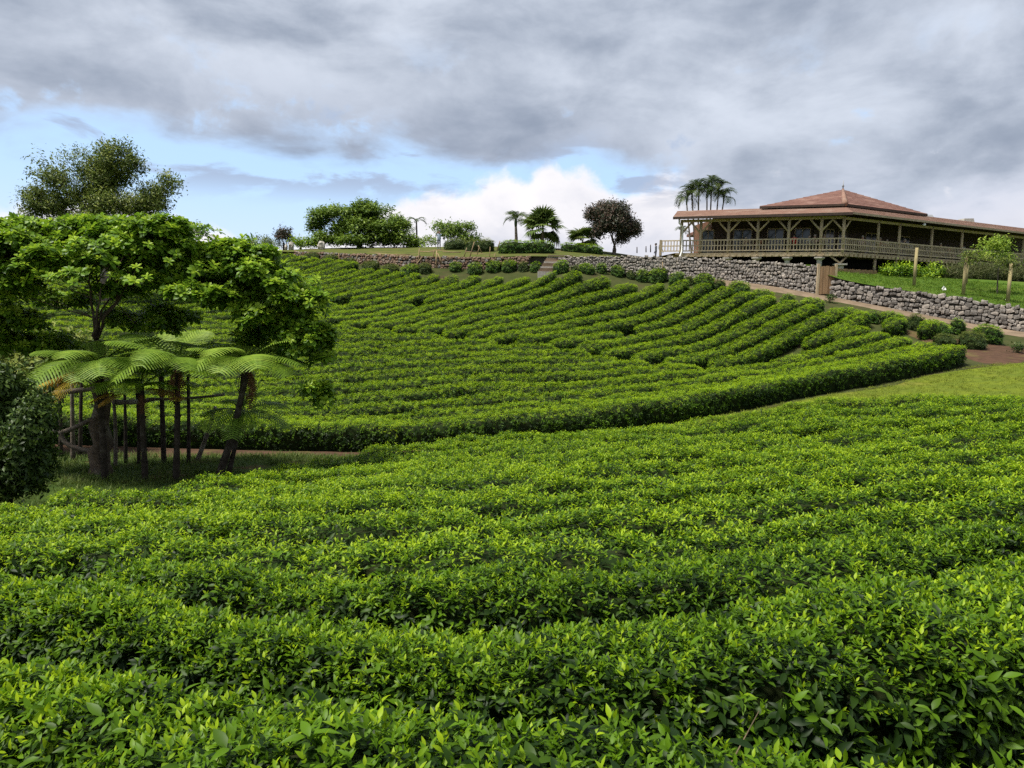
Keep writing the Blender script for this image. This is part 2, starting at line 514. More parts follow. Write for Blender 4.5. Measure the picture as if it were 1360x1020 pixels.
def tea_sprigs(mat, n, seg, leafL, count, kind, spread=0.0, rs=0, a0=0.30, el_top=50):
    """shoots: 'top' young and upright, 'side' mature and spreading"""
    r = np.random.default_rng(100 + rs)
    out = []
    for k in range(n):
        lv = []
        for i in range(count):
            t = i / (count - 1)
            az = i * 2.4 + r.uniform(-0.5, 0.5)
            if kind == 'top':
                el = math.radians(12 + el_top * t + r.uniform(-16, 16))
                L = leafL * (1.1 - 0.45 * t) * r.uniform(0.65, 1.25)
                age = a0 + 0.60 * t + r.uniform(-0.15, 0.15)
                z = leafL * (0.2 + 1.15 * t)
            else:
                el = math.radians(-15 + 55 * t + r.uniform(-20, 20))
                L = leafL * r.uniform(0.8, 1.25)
                age = -0.08 + 0.34 * t + r.uniform(-0.1, 0.12)  # mature tone, darkened further so the flanks carry shade in their colour
                z = leafL * (1.0 * t)
            d = np.array([math.cos(az) * math.cos(el), math.sin(az) * math.cos(el), math.sin(el)])
            off = np.array([r.uniform(-1, 1), r.uniform(-1, 1), 0]) * spread
            nr = np.array([-math.cos(az) * math.sin(el), -math.sin(az) * math.sin(el), math.cos(el)]) + r.uniform(-.35, .35, 3)
            lv.append((np.array([0, 0, z]) + off, d, nr, L, L * r.uniform(0.34, 0.44), r.uniform(0.05, 0.45), age))
        out.append(sprig('tea_shoot', mat, lv, seg))
    return out


def gen_sprigs(mat, n, seg, L0, count, ratio, spread, rs, droop=(0.1, 0.5), el0=(-25, 60)):
    r = np.random.default_rng(500 + rs)
    out = []
    for k in range(n):
        lv = []
        for i in range(count):
            az = r.uniform(0, 6.283)
            el = math.radians(r.uniform(*el0))
            d = np.array([math.cos(az) * math.cos(el), math.sin(az) * math.cos(el), math.sin(el)])
            off = r.normal(0, 1, 3) * spread
            nr = np.array([0, 0, 1.0]) + r.uniform(-.5, .5, 3) + d * 0.01
            L = L0 * r.uniform(0.7, 1.2)
            lv.append((off, d, nr, L, L * ratio * r.uniform(0.85, 1.15), r.uniform(*droop), r.uniform(0, 1) * 0.7 + (0.3 if off[2] > 0 else 0)))
        out.append(sprig('leaf_spray', mat, lv, seg))
    return out


def rosettes(mat, n, seg, L0, count, ratio, rs):
    r = np.random.default_rng(900 + rs)
    out = []
    SHAPE[0] = 1.5
    for k in range(n):
        lv = []
        for i in range(count):
            t = i / (count - 1)
            az = i * 2.4 + r.uniform(-0.3, 0.3)
            el = math.radians(-8 + 62 * t + r.uniform(-10, 10))
            d = np.array([math.cos(az) * math.cos(el), math.sin(az) * math.cos(el), math.sin(el)])
            nr = np.array([-math.cos(az) * math.sin(el), -math.sin(az) * math.sin(el), math.cos(el)]) + r.uniform(-.25, .25, 3)
            L = L0 * (1.05 - 0.4 * t) * r.uniform(0.85, 1.1)
            lv.append((np.array([0, 0, 0.12 * L0 * t]) + d * 0.08 * L0, d, nr, L, L * ratio, r.uniform(0.1, 0.35), 0.22 + 0.7 * t + r.uniform(-.15, .2)))
        out.append(sprig('leaf_rosette', mat, lv, seg))
    SHAPE[0] = 0.75
    return out


_groups = {}


def leaf_group(key, top, side):
    """geometry nodes that set a shoot on every point; points with cls=1 take the second set"""
    if key in _groups: return _groups[key]
    g = bpy.data.node_groups.new(key, 'GeometryNodeTree')
    g.interface.new_socket('Geometry', in_out='INPUT', socket_type='NodeSocketGeometry')
    g.interface.new_socket('Geometry', in_out='OUTPUT', socket_type='NodeSocketGeometry')
    N, L = g.nodes, g.links
    gi, go = N.new('NodeGroupInput'), N.new('NodeGroupOutput')

    def attr(nm, typ):
        a = N.new('GeometryNodeInputNamedAttribute')
        a.data_type = typ
        a.inputs[0].default_value = nm
        return a.outputs[0]
    rot, scl, idx, cls = attr('rot', 'FLOAT_VECTOR'), attr('scl', 'FLOAT'), attr('idx', 'INT'), attr('cls', 'INT')
    join = N.new('GeometryNodeJoinGeometry')
    e2r = N.new('FunctionNodeEulerToRotation')
    L.new(rot, e2r.inputs[0])
    for ci, srcs in enumerate((top, side)):
        if not srcs: continue
        g2i = N.new('GeometryNodeGeometryToInstance')
        for so in srcs:
            oi = N.new('GeometryNodeObjectInfo')
            oi.inputs['Object'].default_value = so
            L.new(oi.outputs['Geometry'], g2i.inputs[0])
        cmp_ = N.new('FunctionNodeCompare')
        cmp_.data_type = 'INT'
        cmp_.operation = 'EQUAL'
        L.new(cls, cmp_.inputs[2])
        cmp_.inputs[3].default_value = ci
        io = N.new('GeometryNodeInstanceOnPoints')
        L.new(gi.outputs[0], io.inputs['Points'])
        L.new(cmp_.outputs[0], io.inputs['Selection'])
        L.new(g2i.outputs[0], io.inputs['Instance'])
        io.inputs['Pick Instance'].default_value = True
        L.new(idx, io.inputs['Instance Index'])
        L.new(e2r.outputs[0], io.inputs['Rotation'])
        L.new(scl, io.inputs['Scale'])
        L.new(io.outputs[0], join.inputs[0])
    L.new(join.outputs[0], go.inputs[0])
    _groups[key] = g
    return g


def align_euler(D, r):
    """Euler angles turning +Z to each row of D, with a random spin"""
    D = D / (np.linalg.norm(D, axis=1, keepdims=True) + 1e-9)
    n = len(D)
    a = r.uniform(0, 2 * math.pi, n)
    T = np.stack([np.cos(a), np.sin(a), np.zeros(n)], 1) + 0.01
    X = T - D * np.sum(T * D, 1, keepdims=True)
    bad = np.linalg.norm(X, axis=1) < 1e-3
    X[bad] = np.array([1.0, 0.3, 0.2])
    X /= np.linalg.norm(X, axis=1, keepdims=True)
    Y = np.cross(D, X)
    # R columns X,Y,D
    ry = -np.arcsin(np.clip(X[:, 2], -1, 1))
    rx = np.arctan2(Y[:, 2], D[:, 2])
    rz = np.arctan2(X[:, 1], X[:, 0])
    return np.stack([rx, ry, rz], 1)


def leaves_obj(name, pts, D, scl, cls, group, parent, r, nvar=4):
    n = len(pts)
    me = np_mesh(name, pts, [], attrs={
        'rot': ('FLOAT_VECTOR', align_euler(D, r)), 'scl': ('FLOAT', scl),
        'idx': ('INT', r.integers(0, nvar, n)), 'cls': ('INT', cls)})
    o = link(name, me, None, parent)
    md = o.modifiers.new('shoots', 'NODES')
    md.node_group = group
    o['kind'] = 'stuff'
    return o


G_NEAR = leaf_group('tea_near', tea_sprigs(M['tea'], 9, 4, 0.049, 9, 'top', 0.014, 1, 0.10, 55), tea_sprigs(M['tea'], 6, 4, 0.058, 9, 'side', 0.018, 2))
G_MID = leaf_group('tea_mid', tea_sprigs(M['tea'], 4, 2, 0.058, 11, 'top', 0.04, 3, 0.28, 40), tea_sprigs(M['tea'], 4, 2, 0.066, 10, 'side', 0.04, 4))
G_FAR = leaf_group('tea_far', tea_sprigs(M['tea'], 4, 2, 0.062, 14, 'top', 0.06, 5, 0.45, 28), tea_sprigs(M['tea'], 4, 2, 0.07, 13, 'side', 0.05, 6))
G_SHRUB = leaf_group('shrub_leaves', tea_sprigs(M['shrub'], 4, 1, 0.075, 20, 'top', 0.09, 7, .42, 30), tea_sprigs(M['shrub'], 4, 1, 0.08, 18, 'side', 0.09, 8))
G_SHRUB2 = leaf_group('darkshrub_leaves', tea_sprigs(M['shrub2'], 4, 1, 0.075, 20, 'top', 0.09, 9, .42, 30), tea_sprigs(M['shrub2'], 4, 1, 0.08, 18, 'side', 0.09, 10))


# ------------------------------------------------------------------ the lie of the land
HT = 0.85      # height of the tea
ctl = []
for (px, py, y) in [(680, 1020, 2.1), (680, 900, 3.3), (680, 800, 4.9), (680, 700, 7.8), (680, 640, 11.5), (680, 600, 16.5), (680, 583, 20),
                    (0, 1020, 2.2), (0, 900, 3.4), (0, 800, 5), (0, 730, 7.2), (0, 690, 9.5), (50, 665, 11.5), (220, 641, 14),
                    (1360, 1020, 1.95), (1360, 850, 3.2), (1360, 740, 5.3), (1360, 650, 8.8), (1360, 590, 13.5), (1360, 550, 18.5), (1360, 521, 24.5),
                    (1000, 548, 21.5), (1000, 600, 14.5), (1000, 700, 7.4), (340, 700, 8.2), (420, 622, 17.5), (820, 576, 20.8),
                    (600, 445, 40.5), (740, 456, 39), (850, 477, 36.5), (440, 426, 42.5), (1000, 486, 35.5), (600, 500, 31.5), (800, 510, 31), (300, 520, 29.5),
                    (640, 400, 49.5), (724, 367, 57), (869, 377, 54.5), (466, 419, 46), (611, 371, 57.5), (430, 358, 61), (380, 347, 64), (1000, 431, 43.5),
                    (900, 401, 49.5), (800, 421, 47), (1150, 441, 39.5), (100, 385, 50), (100, 455, 36), (250, 352, 58), (0, 345, 60), (250, 430, 41)]:
    p = P(px, py, y); ctl.append((p[0], p[1], p[2] - HT))
for (px, py, y) in [(135, 640, 17), (290, 635, 17), (0, 648, 15), (420, 614, 20.3), (100, 592, 23), (340, 600, 24), (500, 603, 24.5), (800, 580, 26), (1000, 543, 29),
                    (1250, 493, 33.5), (1100, 536, 27.6), (1360, 512, 29), (1360, 481, 35), (1080, 418, 46), (1330, 459, 40), (1000, 398, 50), (900, 379, 54), (740, 363, 57),
                    (1360, 443, 44.3), (1090, 393, 53), (870, 375, 57.5), (745, 355, 60.3), (560, 358, 62), (690, 358, 61), (430, 348, 66), (330, 336, 70), (0, 330, 72)]:
    ctl.append(tuple(P(px, py, y)))
ctl += [(0, 23, -5.0), (3.5, 24.2, -4.9), (0, 0, -1.75), (0, -5, -1.5), (-8, -3, -1.8), (8, -3, -1.4), (-4, 0, -1.85), (4, 0, -1.75), (40, 20, -2.5), (45, 34, -2.2),
        (-30, 16, -4.5), (-32, 28, -3.5), (-45, 60, 3.0), (-40, 45, -0.5)]
ctl = np.array(ctl)


def tps_fit(c, lam=0.02):
    xy, z = c[:, :2] / 10.0, c[:, 2]
    n = len(c)
    d = np.linalg.norm(xy[:, None] - xy[None], axis=2)
    K = np.where(d > 0, d * d * np.log(d + 1e-12), 0) + lam * np.eye(n)
    Pm = np.c_[np.ones(n), xy]
    A = np.block([[K, Pm], [Pm.T, np.zeros((3, 3))]])
    s = np.linalg.solve(A, np.r_[z, 0, 0, 0])

    def f(x, y):
        x, y = np.asarray(x, float), np.asarray(y, float)
        sh = np.broadcast(x, y).shape
        q = np.stack([np.broadcast_to(x, sh).ravel(), np.broadcast_to(y, sh).ravel()], 1) / 10.0
        out = np.empty(len(q))
        for i in range(0, len(q), 20000):
            dd = np.linalg.norm(q[i:i + 20000, None] - xy[None], axis=2)
            out[i:i + 20000] = np.where(dd > 0, dd * dd * np.log(dd + 1e-12), 0) @ s[:n] + s[n] + q[i:i + 20000] @ s[n + 1:]
        return out.reshape(sh)
    return f


H = tps_fit(ctl)
# the wall line that ends the tea slope, left to right
WL = np.array([P(-300, 330, 78)[:2], P(0, 330, 74)[:2], P(330, 333, 71)[:2], P(430, 340, 66.5)[:2], P(560, 345, 62.6)[:2], P(690, 350, 61.3)[:2], P(745, 350, 60.5)[:2],
               P(870, 360, 57.8)[:2], P(1090, 375, 53.3)[:2], P(1360, 430, 44.6)[:2], (42, 37.0), (60, 27.0)])


def wall_y(x): return np.interp(x, WL[:, 0], WL[:, 1])


# terrace behind the wall
tctl = [tuple(P(a, b, c)) for a, b, c in
        [(1360, 409, 45.0), (1230, 388, 49), (1105, 371, 52.8), (1085, 353, 54), (967, 346, 56), (870, 341, 58.5), (760, 341, 61), (700, 339, 62), (640, 341, 63.4), (560, 340, 64),
         (430, 335, 68), (350, 333, 73), (0, 328, 76), (1360, 375, 58), (1250, 368, 60), (640, 327, 74), (800, 333, 74), (450, 330, 80)]]
tctl += [(18, 62, 2.9), (26, 64, 2.4), (35, 70, 2.3), (10, 70, 3.9), tuple(P(408, 347, 90)), tuple(P(300, 352, 95)), tuple(P(480, 344, 92)), (0, 90, 4.4), (-20, 95, 4.6), (30, 95, 3.5), (50, 90, 2.8), (-45, 95, 4.0), (55, 40, -0.6)]
T = tps_fit(np.array(tctl), 0.05)


def grid_obj(name, X, Y, Z, mat, smooth=True, parent=None):
    n, m = X.shape
    idx = np.arange(n * m).reshape(n, m)
    Q = np.stack([idx[:-1, :-1], idx[1:, :-1], idx[1:, 1:], idx[:-1, 1:]], -1).reshape(-1, 4)
    return link(name, np_mesh(name, np.stack([X, Y, Z], -1).reshape(-1, 3), Q, smooth), mat, parent)


def strip_grid(x0, x1, nx, ya, yb, ny):
    xs = np.linspace(x0, x1, nx)
    X = np.repeat(xs[:, None], ny, 1)
    s = np.linspace(0, 1, ny)[None]
    Y = ya(xs)[:, None] * (1 - s) + yb(xs)[:, None] * s
    return X, Y


X, Y = strip_grid(-48, 60, 240, lambda x: x * 0 - 9, lambda x: wall_y(x) + 0.55, 220)
props(grid_obj('ground', X, Y, H(X, Y) + 0.05 * (vnoise(X * 1.3, Y * 1.3, 3) - 0.5), M['ground']), kind='structure')
X, Y = strip_grid(20.5, 60, 70, lambda x: wall_y(x) - 0.02, lambda x: wall_y(x) * 0 + 110, 110)
props(grid_obj('terrace_lawn', X, Y, T(X, Y), M['lawn']), kind='structure')
X, Y = strip_grid(-48, 20.5, 100, lambda x: wall_y(x) - 0.02, lambda x: wall_y(x) * 0 + 110, 110)
props(grid_obj('terrace_ground', X, Y, T(X, Y), M['olivegrass']), kind='structure')
# country beyond, out to the horizon
R = np.array([9, 60, 111, 160, 300, 700, 1500, 3000.0])
A = np.linspace(0, 2 * math.pi, 73)
RR, AA = np.meshgrid(np.r_[70.0, 120, 220, 500, 1200, 3200], A, indexing='ij')
Zf = np.array([-9.0, -9, -8, -8, -8, -8])[:, None] + 0 * AA
props(grid_obj('distant_land', 5 + RR * np.sin(AA), 45 + RR * np.cos(AA), Zf, M['grass']), kind='structure')

# ------------------------------------------------------------------ strips of path, grass and soil laid on the slope
SH = np.array([P(430, 352, 63)[:2], P(560, 366, 59.5)[:2], P(680, 365, 58.5)[:2], P(740, 364, 57)[:2], P(900, 380, 54)[:2], P(1000, 398, 50)[:2], P(1080, 418, 46)[:2], P(1210, 438, 43)[:2], P(1330, 459, 40)[:2], (36, 33.0)])


def shrub_y(x): return np.interp(x, SH[:, 0], SH[:, 1])


FR = np.array([(-24, 22.5), P(100, 592, 23)[:2], P(340, 600, 24)[:2], P(500, 603, 24.5)[:2], P(800, 580, 26)[:2], P(1000, 543, 29)[:2], P(1250, 493, 33.5)[:2], P(1290, 485, 34.6)[:2], (40, 38)])


def front_y(x): return np.interp(x, FR[:, 0], FR[:, 1])


NF = np.array([(-40, 10.0), (-9, 11.6), P(50, 665, 11.8)[:2], P(220, 641, 14.2)[:2], P(420, 620, 18.3)[:2], P(500, 606, 20.2)[:2], P(680, 585, 20.8)[:2], P(820, 575, 21.3)[:2], P(1000, 548, 22.3)[:2], P(1100, 530, 23.2)[:2], P(1360, 516, 24.6)[:2], (40, 25)])


def near_far_y(x): return np.interp(x, NF[:, 0], NF[:, 1])


def sheet(name, x0, x1, nx, ya, yb, ny, mat, lift, fn=H):
    X, Y = strip_grid(x0, x1, nx, ya, yb, ny)
    Z = fn(X, Y) + lift + 0.03 * (vnoise(X * 2, Y * 2, 8) - .5)
    Z[:, 0] -= 0.06; Z[:, -1] -= 0.06; Z[0] -= 0.06; Z[-1] -= 0.06
    return props(grid_obj(name, X, Y, Z, mat), kind='structure')


sheet('dirt_path', 13.5, 40, 120, lambda x: np.maximum(shrub_y(x) + 0.95, wall_y(x) - 2.6) + 0.2 * np.sin(x * 1.7), lambda x: wall_y(x) + 0.05, 14, M['path'], 0.06)
sheet('grass_strip', 4, 42, 90, lambda x: near_far_y(x) - 0.3, lambda x: front_y(x) - 0.5 + 0.25 * np.sin(x * 1.1), 24, M['grass'], 0.06)
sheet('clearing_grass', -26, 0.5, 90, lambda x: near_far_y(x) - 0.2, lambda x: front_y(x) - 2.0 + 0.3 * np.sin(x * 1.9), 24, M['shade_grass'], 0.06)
sheet('soil_strip', -26, 2.0, 90, lambda x: front_y(x) - 2.2 + 0.3 * np.sin(x * 1.9), lambda x: front_y(x) + 0.1, 10, M['redsoil'], 0.05)
sheet('soil_bed', 22.3, 38, 50, lambda x: front_y(x) - 0.2 + 0.5 * np.sin(x * 1.3), lambda x: shrub_y(x) - 0.1, 14, M['redsoil'], 0.05)


def grass_tufts(mat, rs, L0=0.10):
    r = np.random.default_rng(rs)
    out = []
    for k in range(3):
        lv = []
        for i in range(14):
            az = r.uniform(0, 6.28)
            el = math.radians(r.uniform(45, 88))
            d = np.array([math.cos(az) * math.cos(el), math.sin(az) * math.cos(el), math.sin(el)])
            lv.append((np.array([r.uniform(-.1, .1), r.uniform(-.1, .1), 0]), d, np.array([-d[0] * d[2], -d[1] * d[2], 1 - d[2] ** 2]) + .02, L0 * r.uniform(.6, 1.3), 0.011, r.uniform(.1, .5), r.uniform(0, 1)))
        out.append(sprig('grass_tuft', mat, lv, 2))
    return out


def grass_field(name, group, x0, x1, ya, yb, dens, fn, lift, seed, scale=1.0, keep=None):
    r = np.random.default_rng(seed)
    n = int(dens * (x1 - x0) * 10)
    x = r.uniform(x0, x1, n)
    a, b = ya(x), yb(x)
    y = a + (b - a) * r.uniform(0, 1, n)
    k = r.uniform(0, 1, n) < np.clip((b - a) / 10, 0, 1) * (0.4 + 0.9 * vnoise(x * 1.1, y * 1.1, seed))
    k &= np.abs(x) < 0.72 * y + 2
    x, y = x[k], y[k]
    n = len(x)
    D = np.stack([r.normal(0, .15, n), r.normal(0, .15, n), np.ones(n)], 1)
    o = leaves_obj(name, np.stack([x, y, fn(x, y) + lift], 1), D, scale * r.uniform(.6, 1.4, n), np.zeros(n), group, None, r, 3)
    return o


G_GRASS = leaf_group('grass_tufts', grass_tufts(M['grassblade'], 41), None)
G_LAWN = leaf_group('lawn_tufts', grass_tufts(M['lawnblade'], 42), None)
grass_field('grass', G_GRASS, 4, 34, lambda x: near_far_y(x) - .2, lambda x: front_y(x) - .5, 40, H, 0.04, 3, 0.8)
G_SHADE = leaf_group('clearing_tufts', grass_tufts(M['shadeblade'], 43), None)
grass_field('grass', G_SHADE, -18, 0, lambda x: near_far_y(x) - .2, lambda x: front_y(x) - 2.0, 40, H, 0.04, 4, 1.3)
grass_field('lawn_grass', G_LAWN, 22, 46, lambda x: wall_y(x) + .15, lambda x: wall_y(x) + 14, 45, T, 0.0, 5, 1.3)


# ------------------------------------------------------------------ tea hedges
def hedge(name, C, Wd, ht, group, dens, r, core_mat, size=1.0, fn=H, nseg_len=0.45, top_bias=1.0, lumps=0.05, core_in=0.10, ex=0.32, shoulder=0.74):
    """a clipped row along the ground polyline C (n,2): dark twiggy core plus a skin of shoots"""
    C = np.asarray(C, float)
    d = np.r_[0, np.cumsum(np.linalg.norm(np.diff(C, axis=0), axis=1))]
    L = d[-1]
    n = max(4, int(L / nseg_len))
    s = np.linspace(0, L, n)
    cx, cy = np.interp(s, d, C[:, 0]), np.interp(s, d, C[:, 1])
    w = np.interp(s, d, np.broadcast_to(Wd, len(C)))
    sd = r.uniform(0, 100)
    w = w * (0.86 + 0.28 * vnoise(s * 0.9, s * 0 + sd, 1))
    h = ht * (0.92 + 0.16 * vnoise(s * 0.8, s * 0 + sd, 2))
    e = np.minimum(1, np.minimum(s, L - s) / 0.55)
    w = w * np.sqrt(np.clip(e * (2 - e), 0.08, 1))
    h = h * (0.72 + 0.28 * np.sqrt(np.clip(e, 0, 1)))
    tx, ty = np.gradient(cx), np.gradient(cy)
    tl = np.hypot(tx, ty); tx, ty = tx / tl, ty / tl
    nx, ny = -ty, tx
    zg = fn(cx, cy)
    zl = fn(cx + nx * w / 2, cy + ny * w / 2)
    zr = fn(cx - nx * w / 2, cy - ny * w / 2)

    def section(u, i_f, inset):
        """u in 0..1 round the section from left foot over the top to right foot"""
        c, sn = np.cos(math.pi * u), np.sin(math.pi * u)
        px = np.sign(c) * np.abs(c) ** ex
        pz = np.abs(sn) ** 0.5
        ww, hh = np.interp(i_f, np.arange(n), w), np.interp(i_f, np.arange(n), h)
        off = px * (ww / 2 - inset)
        # foot narrower than the shoulders
        off = off * (0.80 + 0.20 * np.clip(pz * 1.6, 0, 1))
        X0, Y0 = np.interp(i_f, np.arange(n), cx), np.interp(i_f, np.arange(n), cy)
        NX, NY = np.interp(i_f, np.arange(n), nx), np.interp(i_f, np.arange(n), ny)
        q = np.clip(off / np.maximum(ww, .05) + 0.5, 0, 1)
        zz = np.interp(i_f, np.arange(n), zr) * (1 - q) + np.interp(i_f, np.arange(n), zl) * q
        x, y = X0 + NX * off, Y0 + NY * off
        bump = lumps * 2 * (vnoise(x * 1.7, y * 1.7, 5) - .5) + lumps * (vnoise(x * 4.1, y * 4.1, 6) - .5)
        z = zz + pz * (hh - inset) + bump * pz
        # outward normal
        gx = np.sign(c) * np.abs(px) ** 5 * 1.0
        gz = np.abs(sn) ** 1.2
        N = np.stack([NX * gx, NY * gx, gz], 1)
        return np.stack([x, y, z], 1), N
    # core
    m = 9
    us = np.linspace(0, 1, m)
    I, U = np.meshgrid(np.arange(n), us, indexing='ij')
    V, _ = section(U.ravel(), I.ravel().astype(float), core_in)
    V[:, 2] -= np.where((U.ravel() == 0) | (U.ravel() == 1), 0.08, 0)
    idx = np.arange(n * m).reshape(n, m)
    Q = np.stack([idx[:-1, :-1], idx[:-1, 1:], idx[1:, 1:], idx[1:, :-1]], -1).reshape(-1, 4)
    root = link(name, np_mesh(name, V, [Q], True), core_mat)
    # shoots
    per = w.mean() + 1.5 * ht
    npt = int(L * per * dens)
    i_f = r.uniform(0, n - 1, npt)
    # spread evenly along the outline of the section, a little denser on top
    ut = np.linspace(0, 1, 400)
    cc, ss_ = np.cos(math.pi * ut), np.abs(np.sin(math.pi * ut))
    ox = np.sign(cc) * np.abs(cc) ** ex * w.mean() / 2
    oz = ss_ ** .5 * ht
    dl_ = np.hypot(np.diff(ox) * 1.35, np.diff(oz))
    cl = np.r_[0, np.cumsum(dl_)]
    u = np.interp(r.uniform(0.03, 0.97, npt) * cl[-1], cl, ut)
    Pn, N = section(u, i_f, 0.055 * size * 0)
    Nn = N / (np.linalg.norm(N, axis=1, keepdims=True) + 1e-9)
    Pn = Pn - Nn * r.uniform(0.0, 0.085, npt)[:, None] * size
    D = Nn * 0.75 + np.array([0, 0, 0.55]) + r.normal(0, 0.28, (npt, 3))
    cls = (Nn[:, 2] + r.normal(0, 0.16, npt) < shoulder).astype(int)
    scl = size * r.uniform(0.75, 1.25, npt)
    o = leaves_obj('leaves', Pn, D, scl, cls, group, root, r)
    return root


# near plot: rows between the picked-out furrows
def near_gap(k, x):
    g = [lambda x: 2.6 - .35 * np.maximum(x, -1.2) + .10 * np.maximum(x, -1.2) ** 2 - .45 * np.minimum(x + 1.2, 0),
         lambda x: 4.2 - .05 * x + .13 * x * x / (1 + (x / 6) ** 2),
         lambda x: 5.7 + .02 * x + .09 * x * x / (1 + (x / 6) ** 2),
         lambda x: 7.15 + .03 * x + .055 * x * x / (1 + (x / 7) ** 2)]
    if k < 0: return near_gap(0, x) - 1.35
    if k < 4: return g[k](x) + (0.10 * np.sin(x * 1.5 + k * 2.1) if k else 0)
    return 7.15 + (k - 3) * 1.36 + 0.03 * x + (0.055 - 0.004 * (k - 3)) * x * x / (1 + (x / 8) ** 2) + 0.25 * np.sin(x * 0.45 + k * 1.9) + 0.14 * np.sin(x * 1.25 + k * 2.7)


ORD = ['first', 'second', 'third', 'fourth', 'fifth', 'sixth', 'seventh', 'eighth', 'ninth', 'tenth', 'eleventh', 'twelfth', 'thirteenth', 'fourteenth', 'fifteenth', 'sixteenth',
       'seventeenth', 'eighteenth', 'nineteenth', 'twentieth', 'twenty-first', 'twenty-second', 'twenty-third', 'twenty-fourth', 'twenty-fifth', 'twenty-sixth', 'twenty-seventh',
       'twenty-eighth', 'twenty-ninth', 'thirtieth', 'thirty-first', 'thirty-second', 'thirty-third', 'thirty-fourth', 'thirty-fifth', 'thirty-sixth', 'thirty-seventh', 'thirty-eighth', 'thirty-ninth', 'fortieth']


def runs(mask):
    out, i = [], 0
    while i < len(mask):
        if mask[i]:
            j = i
            while j + 1 < len(mask) and mask[j + 1]: j += 1
            out.append((i, j)); i = j
        i += 1
    return out


near_rows = 0
for k in range(0, 17):
    r = np.random.default_rng(200 + k)
    xs = np.arange(-26, 26, 0.25)
    ya, yb = near_gap(k - 1, xs), near_gap(k, xs)
    ya = np.maximum(ya, yb - (1.9 if k == 0 else 2.6))
    if k == 1: ya = np.where(xs > 0.6, np.maximum(ya, yb - 1.75), ya)
    yc = (ya + yb) / 2
    gw = (0.26 if k < 4 else 0.34) + 0.95 * vnoise(xs * 0.45, xs * 0 + k * 7.7, 9) ** 1.3
    gw = np.minimum(np.minimum(gw, .46 * (yb - ya)), .72)
    wd = yb - ya - gw
    sl = np.gradient(yc, xs)
    wd = wd / np.sqrt(1 + sl ** 2)
    ok = (np.abs(xs) < 0.72 * yc + 1.8) & (yc < near_far_y(xs) - 0.4) & (wd > 0.35) & (yc > 0.9)
    rn = [q for q in runs(ok) if q[1] - q[0] >= 6]
    for (i, j) in runs(ok):
        if j - i < 6: continue
        C = np.stack([xs[i:j + 1], yc[i:j + 1]], 1)
        ym = yc[i:j + 1].mean()
        near = ym < 6.5
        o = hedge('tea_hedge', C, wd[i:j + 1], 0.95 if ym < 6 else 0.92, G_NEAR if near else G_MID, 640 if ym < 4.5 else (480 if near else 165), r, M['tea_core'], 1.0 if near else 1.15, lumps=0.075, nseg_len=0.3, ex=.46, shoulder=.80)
        if near_rows == 0:
            lab = 'tea hedge nearest the viewer, running along the bottom edge of the near plot'
        else:
            lab = '%s tea row of the near plot, counted up from the bottom' % ORD[k] + ('' if len(rn) == 1 else ', left part' if (i, j) == rn[0] else ', right part')
        if i > 8 and near_rows and j < len(xs) - 8 and ym > 18: lab += ''
        props(o, lab, 'tea hedge', 'tea hedge rows of the near plot')
        near_rows += 1

# bare twigs showing under the nearest bushes
r = np.random.default_rng(5)
mb = MB()
for i in range(120):
    x = r.uniform(-2.6, 2.8)
    y = near_gap(r.integers(0, 2), np.array([x]))[0] + r.uniform(-.35, .55)
    z = float(H(x, y))
    if y < 2.3 or abs(x) > .62 * y: continue
    a = np.array([x, y, z])
    b = a + np.array([r.normal(0, .16), r.normal(0, .16), r.uniform(.45, .8)])
    c = (a + b) / 2 + r.normal(0, .05, 3)
    mb.tube([a, c, b], [.006, .005, .002], 4, cap=False)
o = mb.build('bare_twigs', M['stem'], kind='stuff')
props(o, 'thin brown twigs showing in the gaps under the nearest tea bushes', 'twigs')

# lower far plot: rows that follow the front edge up to the fold
FO = np.array([(-30, 42.5), P(300, 424, 43.5)[:2], P(440, 426, 42.6)[:2], P(600, 445, 40.6)[:2], P(740, 456, 39.2)[:2], P(850, 477, 36.9)[:2], P(960, 484, 36.3)[:2], P(1060, 455, 38.8)[:2], P(1140, 432, 41.6)[:2], (40, 46)])


def fold_y(x): return np.interp(x, FO[:, 0], FO[:, 1])


for k in range(18):
    r = np.random.default_rng(300 + k)
    xs = np.arange(-26, 25, 0.4)
    yc = front_y(xs) + 0.6 + k * (1.52 + 0.035 * np.clip((xs - 2) / 10, 0, 1.5)) + 0.02 * k * np.clip(xs, -10, 10) * 0.5 + 0.12 * np.sin(xs * 0.6 + k)
    ok = (yc < fold_y(xs) - 0.3) & (xs < 21.4 - 0.42 * k * (k < 8)) & (np.abs(xs) < .74 * yc + 3)
    for (i, j) in runs(ok):
        if j - i < 5: continue
        wd = 0.98 + 0.25 * (vnoise(xs[i:j + 1] * .5, xs[i:j + 1] * 0 + k * 3.3, 4) - .5)
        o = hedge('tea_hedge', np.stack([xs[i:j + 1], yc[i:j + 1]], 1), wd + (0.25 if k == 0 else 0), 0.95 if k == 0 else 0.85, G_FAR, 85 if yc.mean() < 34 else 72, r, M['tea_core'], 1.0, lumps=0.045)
        side = ('', ', left piece', ', right piece', ', farthest right piece')[1 + [q for q in runs(ok) if q[1] - q[0] >= 5].index((i, j))] if len([q for q in runs(ok) if q[1] - q[0] >= 5]) > 1 else ''
        lab = 'long dark-faced tea hedge along the foot of the far slope' if k == 0 else '%s tea row up from the far slope foot%s' % (ORD[k], side)
        props(o, lab, 'tea hedge', 'tea hedge rows of the lower far slope')

# upper far plot: rows that fan up the hill
def fan(x, y):
    a = 57 + (40 - 57) * min(1, max(0, (x + 6) / 13))
    if x < -6: a = 57 - min(18, (-6 - x) * 1.0)
    return math.radians(a)


